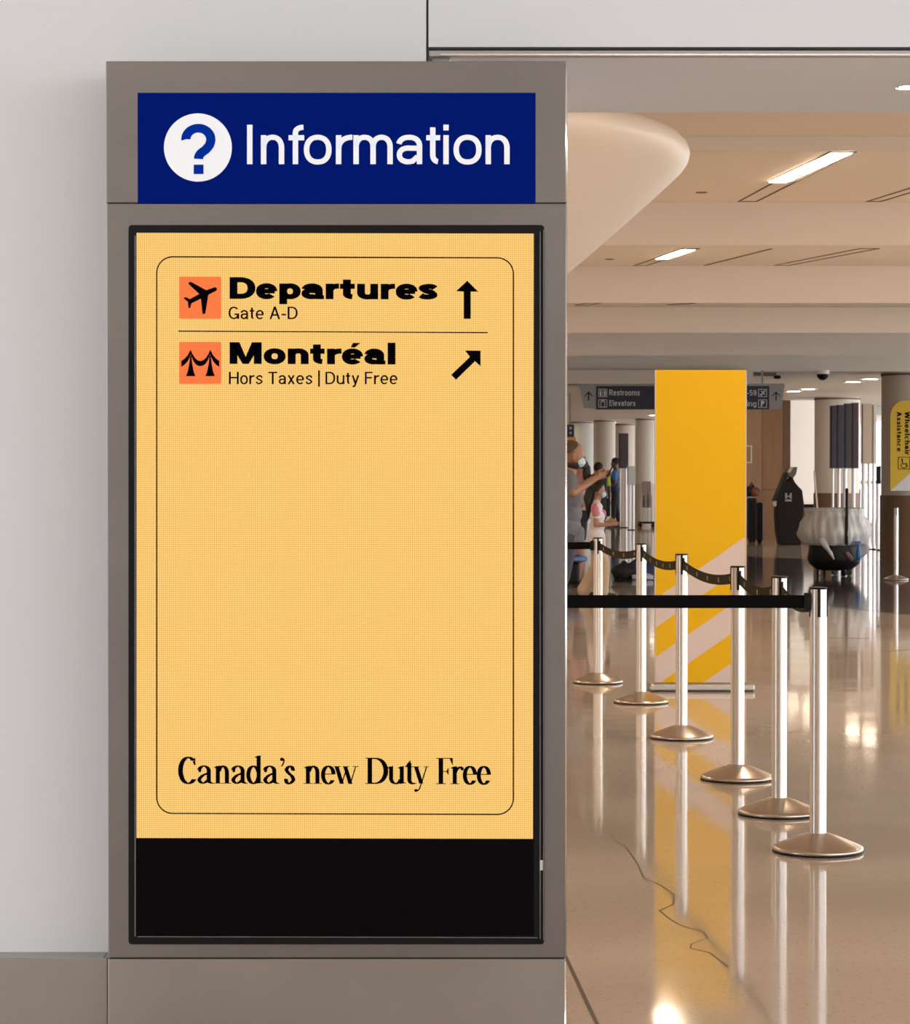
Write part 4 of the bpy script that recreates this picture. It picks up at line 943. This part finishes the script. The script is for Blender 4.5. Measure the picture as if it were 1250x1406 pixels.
# ================================================================== PEOPLE
def person(label, loc, caps, mats, voxel=.011, scale=1.0, rz=0, name='person'):
    """caps: (p, q, r0, r1, tag) tapered capsules fused into one continuous skin; tags choose the material"""
    t = thing(name, label, 'person', loc, rz)
    b = MB()
    for p_, q_, r0, r1, tg in caps: b.tube(p_, q_, r0, r1, n=14)
    tmp = b.build('tmp_body', M_blk)
    wl = tmp.modifiers.new('w', 'WELD'); wl.merge_threshold = 1e-6
    md = tmp.modifiers.new('r', 'REMESH'); md.mode = 'VOXEL'; md.voxel_size = voxel; md.use_smooth_shade = True
    sm = tmp.modifiers.new('s', 'SMOOTH'); sm.factor = .5; sm.iterations = 3
    dg = bpy.context.evaluated_depsgraph_get(); me = bpy.data.meshes.new_from_object(tmp.evaluated_get(dg))
    bpy.data.objects.remove(tmp)
    n = len(me.polygons); cen = np.zeros(n * 3); me.polygons.foreach_get('center', cen); cen = cen.reshape(-1, 3)
    best = np.full(n, 9.0); idx = np.zeros(n, int); keys = list(mats)
    for p_, q_, r0, r1, tg in caps:
        p_ = np.array(p_, float); q_ = np.array(q_, float); dv = q_ - p_; l2 = max(dv @ dv, 1e-9)
        s_ = np.clip((cen - p_) @ dv / l2, 0, 1); dist = np.linalg.norm(cen - p_ - s_[:, None] * dv, axis=1) - (r0 + (r1 - r0) * s_)
        w_ = dist < best; best[w_] = dist[w_]; idx[w_] = keys.index(tg)
    me.materials.clear()
    for k_ in keys: me.materials.append(mats[k_])
    me.polygons.foreach_set('material_index', idx.astype(np.int32)); me.polygons.foreach_set('use_smooth', np.ones(n, bool)); me.update()
    me.name = 'body'; o = bpy.data.objects.new('body', me); COL.objects.link(o); o.parent = t
    t.scale = (scale,) * 3
    return t
def hand(w_, dirv, side, tg='skin', curl=.6):
    """palm, four unequal fingers and a thumb from the wrist w_ along dirv"""
    w_ = Vector(w_); dv = Vector(dirv).normalized(); sd = dv.cross(Vector((0, 0, 1))).normalized() * side; up = sd.cross(dv) * side
    out = [(w_, w_ + dv * .075, .026, .032, tg)]
    for k_, (off, L) in enumerate(((-.027, .062), (-.009, .072), (.009, .068), (.027, .052))):
        p_ = w_ + dv * .085 + up * off; k1 = p_ + (dv * (1 - curl * .4) + sd * curl * .4).normalized() * L * .55; k2 = k1 + (dv * (1 - curl) + sd * curl).normalized() * L * .5
        out += [(p_, k1, .0095, .009, tg), (k1, k2, .009, .008, tg)]
    th = w_ + dv * .03 + up * .028; out += [(th, th + (dv * .6 + up * .6 + sd * .3).normalized() * .045, .012, .0105, tg), (th + (dv * .6 + up * .6 + sd * .3).normalized() * .045, th + (dv * .9 + up * .25 + sd * .5).normalized() * .08, .0105, .009, tg)]
    return [(tuple(a_), tuple(b_), r0, r1, tg_) for a_, b_, r0, r1, tg_ in out]
def figure(hd=0.0, lean=0.0, legs=((0, .0), (0, .0)), arms=None, top='shirt', low='trousers', sleeve=.5, lowend='foot', wide=1.0, hips=1.0, shoe='shoe'):
    """standing figure 1.75 m tall facing +x; legs = forward reach of (knee, foot) for each side; arms = (elbow, wrist, hand direction)"""
    c = []; L = lambda z: lean * (z - .9)
    c += [((L(1.60) + .015 + hd, 0, 1.585), (L(1.64) + .005 + hd, 0, 1.655), .082, .092, 'skin'), ((.062 + L(1.56) + hd, 0, 1.545), (.03 + L(1.58) + hd, 0, 1.60), .045, .07, 'skin')]
    c += [((.098 + L(1.6) + hd, 0, 1.612), (.112 + L(1.6) + hd, 0, 1.592), .010, .014, 'skin'), ((.085 + L(1.6) + hd, 0, 1.552), (.092 + L(1.6) + hd, 0, 1.556), .018, .014, 'skin')]
    for s_ in (-1, 1):
        c += [((.0 + L(1.6) + hd, s_ * .086, 1.615), (-.005 + L(1.6) + hd, s_ * .088, 1.58), .018, .014, 'skin'), ((.082 + L(1.6) + hd, s_ * .032, 1.622), (.084 + L(1.6) + hd, s_ * .032, 1.622), .013, .013, 'eye')]
    for s_ in (-1, 1): c += [((L(1.42) - .01, s_ * .05, 1.425), (L(1.38), s_ * .165 * wide, 1.385), .052, .058, top)]
    c += [((L(1.42) - .012, 0, 1.40), (L(1.52) + hd * .6, 0, 1.54), .062, .055, 'skin')]
    c += [((L(1.36), -.12 * wide, 1.36), (L(1.36), .12 * wide, 1.36), .085, .085, top), ((L(1.22) + .01, -.085 * wide, 1.22), (L(1.22) + .01, .085 * wide, 1.22), .115, .115, top),
          ((L(1.08) + .01, -.075 * wide, 1.08), (L(1.08) + .01, .075 * wide, 1.08), .115, .115, top), ((L(.95), -.075 * hips, .955), (L(.95), .075 * hips, .955), .125, .125, top if low != 'bare' else 'shorts')]
    for s_, (kx, fx) in zip((-1, 1), legs):
        hp = (0, s_ * .085 * hips, .88); kn = (kx, s_ * .095, .49); an = (fx - .02, s_ * .10, .09)
        lm = 'skin' if low == 'bare' else low
        if low == 'bare':
            mid = tuple(hp[i] * .45 + kn[i] * .55 for i in range(3)); c += [(hp, mid, .098, .082, 'shorts'), (mid, kn, .068, .056, 'skin'), (kn, (an[0] * .6 + kn[0] * .4 - .012, an[1], .30), .056, .056, 'skin'), ((an[0] * .6 + kn[0] * .4 - .012, an[1], .30), an, .056, .037, 'skin')]
        elif low == 'flared':
            c += [(hp, kn, .10, .088, 'trousers'), (kn, (an[0], an[1], .10), .088, .105, 'trousers')]
        else: c += [(hp, kn, .098, .070, low), (kn, an, .068, .055, low)]
        c += [((an[0] - .02, an[1], .045), (an[0] + .10, an[1], .04), .045, .042, shoe), ((an[0] + .08, an[1], .036), (an[0] + .185, an[1], .03), .040, .030, shoe)]
    for s_, (el, wr, hdv) in zip((-1, 1), arms):
        sh = (L(1.37), s_ * .185 * wide, 1.375); el = tuple(el); wr = tuple(wr)
        md = tuple(sh[i] * (1 - sleeve) + el[i] * sleeve for i in range(3))
        c += [(sh, md, .062, .055, top if sleeve > .1 else 'skin'), (md, el, .046, .040, 'skin' if sleeve < .95 else top), (el, wr, .040, .027, 'skin')]
        c += hand(wr, hdv, -s_)
    return c
def head_part(t, mb_fn, name, m): b = MB(); mb_fn(b); return b.build(name, m, t)
SK = [mat('skin_brown', (.26, .13, .075), .5), mat('skin_tan', (.36, .19, .12), .5), mat('skin_deep', (.14, .07, .045), .5)]
M_eye = mat('eye_dark', (.015, .01, .01), .2); M_hair = mat('black_hair', (.010, .008, .008), .6); M_mask = mat('pale_blue_mask', (.45, .62, .72), .7); M_shoe = mat('dark_shoe', (.02, .018, .02), .5)
def mask(t, hd=0.0, dz=0.0, L=0):
    b = MB().ball((.045 + hd + L, 0, 1.565 + dz), .072, .070, .052, 20, 12, keep=lambda q_: q_[0] > .005)
    return b.build('face_mask', M_mask, t, solid=.003)
def hair(t, hd=0.0, low=-.02, back=.112, L=0.0, m=None, tail=None):
    b = MB().ball((-.008 + hd + L, 0, 1.64), back, .105, .112, 44, 30, keep=lambda q_: q_[2] > low + max(0, q_[0]) * 1.1)
    if tail:
        for p_, q_, r0, r1 in tail: b.tube(p_, q_, r0, r1)
    return b.build('hair', m or M_hair, t, solid=.008)

# man with the phone at the kiosk edge
dm = 22.8
man = person('bearded man in grey shirt holding up a phone beside the kiosk edge', (PX(779.5, dm), dm, 0),
    figure(hd=.015, lean=.05, legs=((-.05, -.19), (-.06, -.23)), arms=(((.035, -.36, 1.27), (.255, -.15, 1.405), (.75, .2, .30)), ((.05, .36, 1.26), (.25, .12, 1.41), (.8, -.2, .2))), sleeve=.8, wide=1.1),
    {'skin': SK[0], 'eye': M_eye, 'shirt': mat('grey_shirt', (.12, .128, .155), .8), 'trousers': mat('blue_jeans', (.04, .045, .062), .8), 'shoe': M_shoe}, .010)
hair(man, .02, .0, .105, .02, mat('short_brown_hair', (.05, .028, .018), .7)); mask(man, .030, -.012, .02)
MB().ball((.05, 0, 1.545), .078, .078, .065, 20, 12, keep=lambda q_: q_[2] < .0).build('beard', M_hair, man, solid=.01)
MB().prism([(-.13, .80), (.15, .78), (.155, .97), (-.13, .97)], -.16, .16).build('shirt_tail', MATS['grey_shirt'], man, bevel=.05)
ph_ = thing('phone', 'black phone held up in the hand of the man in grey', 'phone', (PX(779.5, dm) + .355, dm - .13, 1.415), 0)
MB().box(-.006, .006, -.037, .037, 0, .15).build('case', M_plastic, ph_, bevel=.004); MB().box(-.0072, -.006, -.033, .033, .008, .142).build('glass', M_bezel, ph_); ph_.rotation_euler = (0, .5, 0)
# girl with mask and wide beige trousers
dg_ = 29.2; gs = 1.36 / 1.75
girl = person('girl in white and pink top, face mask and wide beige trousers', (PX(819, dg_), dg_, 0),
    figure(hd=.02, lean=.02, legs=((.12, .10), (.02, -.16)), arms=(((-.02, -.23, 1.10), (.20, -.20, 1.10), (.9, .1, .15)), ((.0, .23, 1.10), (.18, .20, 1.13), (.9, -.1, .2))), top='shirt', low='flared', sleeve=.55),
    {'skin': SK[1], 'eye': M_eye, 'shirt': mat('white_tee', (.72, .68, .70), .8), 'trousers': mat('beige_trousers', (.50, .37, .25), .8), 'shoe': M_shoe}, .012, gs)
hair(girl, .02, -.03, .118, .015, tail=[((-.08, 0, 1.62), (-.13, 0, 1.50), .07, .06), ((-.13, 0, 1.50), (-.12, 0, 1.34), .06, .035)]); mask(girl, .022, -.008, .015)
MB().prism([(-.13, .74), (.14, .74), (.13, 1.0), (-.12, 1.0)], -.15, .15).build('shirt_hem', MATS['white_tee'], girl, bevel=.05)
for s_ in (-1, 1): MB().tube((-.01, s_ * .185, 1.36), (-.01, s_ * .21, 1.26), .068, .062).build('pink_sleeve', mat('pink_print', (.60, .20, .27), .8), girl)
MB().ball((.10, -.03, 1.26), .05, .10, .07).build('pink_print', MATS['pink_print'], girl)
# woman with backpack behind the man
dw_ = 32.4
wo = person('person in pink top and black shorts with backpack, between man and girl', (PX(797, dw_), dw_, 0),
    figure(hd=.01, legs=((.02, -.02), (.0, .06)), arms=(((-.02, -.24, 1.12), (.10, -.22, .98), (.5, .1, -.7)), ((-.02, .24, 1.12), (.12, .2, .98), (.5, 0, -.7))), low='bare', sleeve=.45),
    {'skin': SK[1], 'eye': M_eye, 'shirt': mat('pink_top', (.62, .30, .36), .8), 'shorts': M_blk, 'shoe': M_shoe}, .013, .95, PI)
hair(wo, .01, -.04, .115, 0, tail=[((-.07, 0, 1.6), (-.10, 0, 1.42), .07, .05)])
bp_ = thing('backpack', 'black backpack worn by the person in pink beside the man', 'backpack', (PX(797, dw_) + .02, dw_, .62))
MB().box(-.04, .20, -.17, .17, 0, .62).build('bag', M_blk, bp_, bevel=.07); MB().box(.19, .24, -.12, .12, .06, .30).build('front_pocket', M_blk, bp_, bevel=.02)
for s_ in (-1, 1): MB().tube((-.02, s_ * .11, .58), (-.10, s_ * .12, .50), .02).tube((-.10, s_ * .12, .50), (-.04, s_ * .12, .15), .02).build('strap', M_blk, bp_)
bp_.location = (PX(797, dw_) + .15, dw_, .84)
# attendant in yellow vest
da = 56.0
at_ = person('attendant in a yellow high-visibility vest seen from behind, above the girl', (PX(822, da), da, 0),
    figure(legs=((0, 0), (0, .05)), arms=(((-.02, -.25, 1.12), (.10, -.24, .92), (.3, 0, -.9)), ((-.02, .25, 1.12), (.12, .24, .92), (.3, 0, -.9))), top='vest', sleeve=.5, wide=1.15),
    {'skin': SK[2], 'eye': M_eye, 'vest': mat('hi_vis_yellow', (.62, .72, .05), .7), 'trousers': M_navyc, 'shoe': M_shoe}, .018, 1.0, PI * .45)
hair(at_, 0, -.08, .118)
for z in (1.12, 1.24): MB().lathe([(.205, -.02), (.205, .02)], n=28).build('reflective_band', mat('reflective_tape', (.6, .62, .66), .4), at_, loc=(.01, 0, z)).scale = (.62, 1.0, 1)
# officer in dark uniform
do = 70.0
of = person('officer in dark uniform with blue shoulder standing left of the dark board', (PX(845, do), do, 0),
    figure(legs=((-.02, -.08), (.03, .06)), arms=(((-.03, -.27, 1.12), (.14, -.24, .98), (.7, .1, -.5)), ((-.03, .27, 1.12), (.14, .22, .98), (.7, 0, -.5))), sleeve=.6, wide=1.12),
    {'skin': SK[2], 'eye': M_eye, 'shirt': M_navyc, 'trousers': mat('black_trousers', (.012, .012, .02), .8), 'shoe': M_shoe}, .018, 1.12, PI * .95)
hair(of, 0, -.05, .115)
for s_ in (-1, 1): MB().tube((0, s_ * .20, 1.36), (-.01, s_ * .24, 1.22), .075, .066).build('blue_sleeve', mat('blue_sleeve', (.02, .16, .55), .7), of)
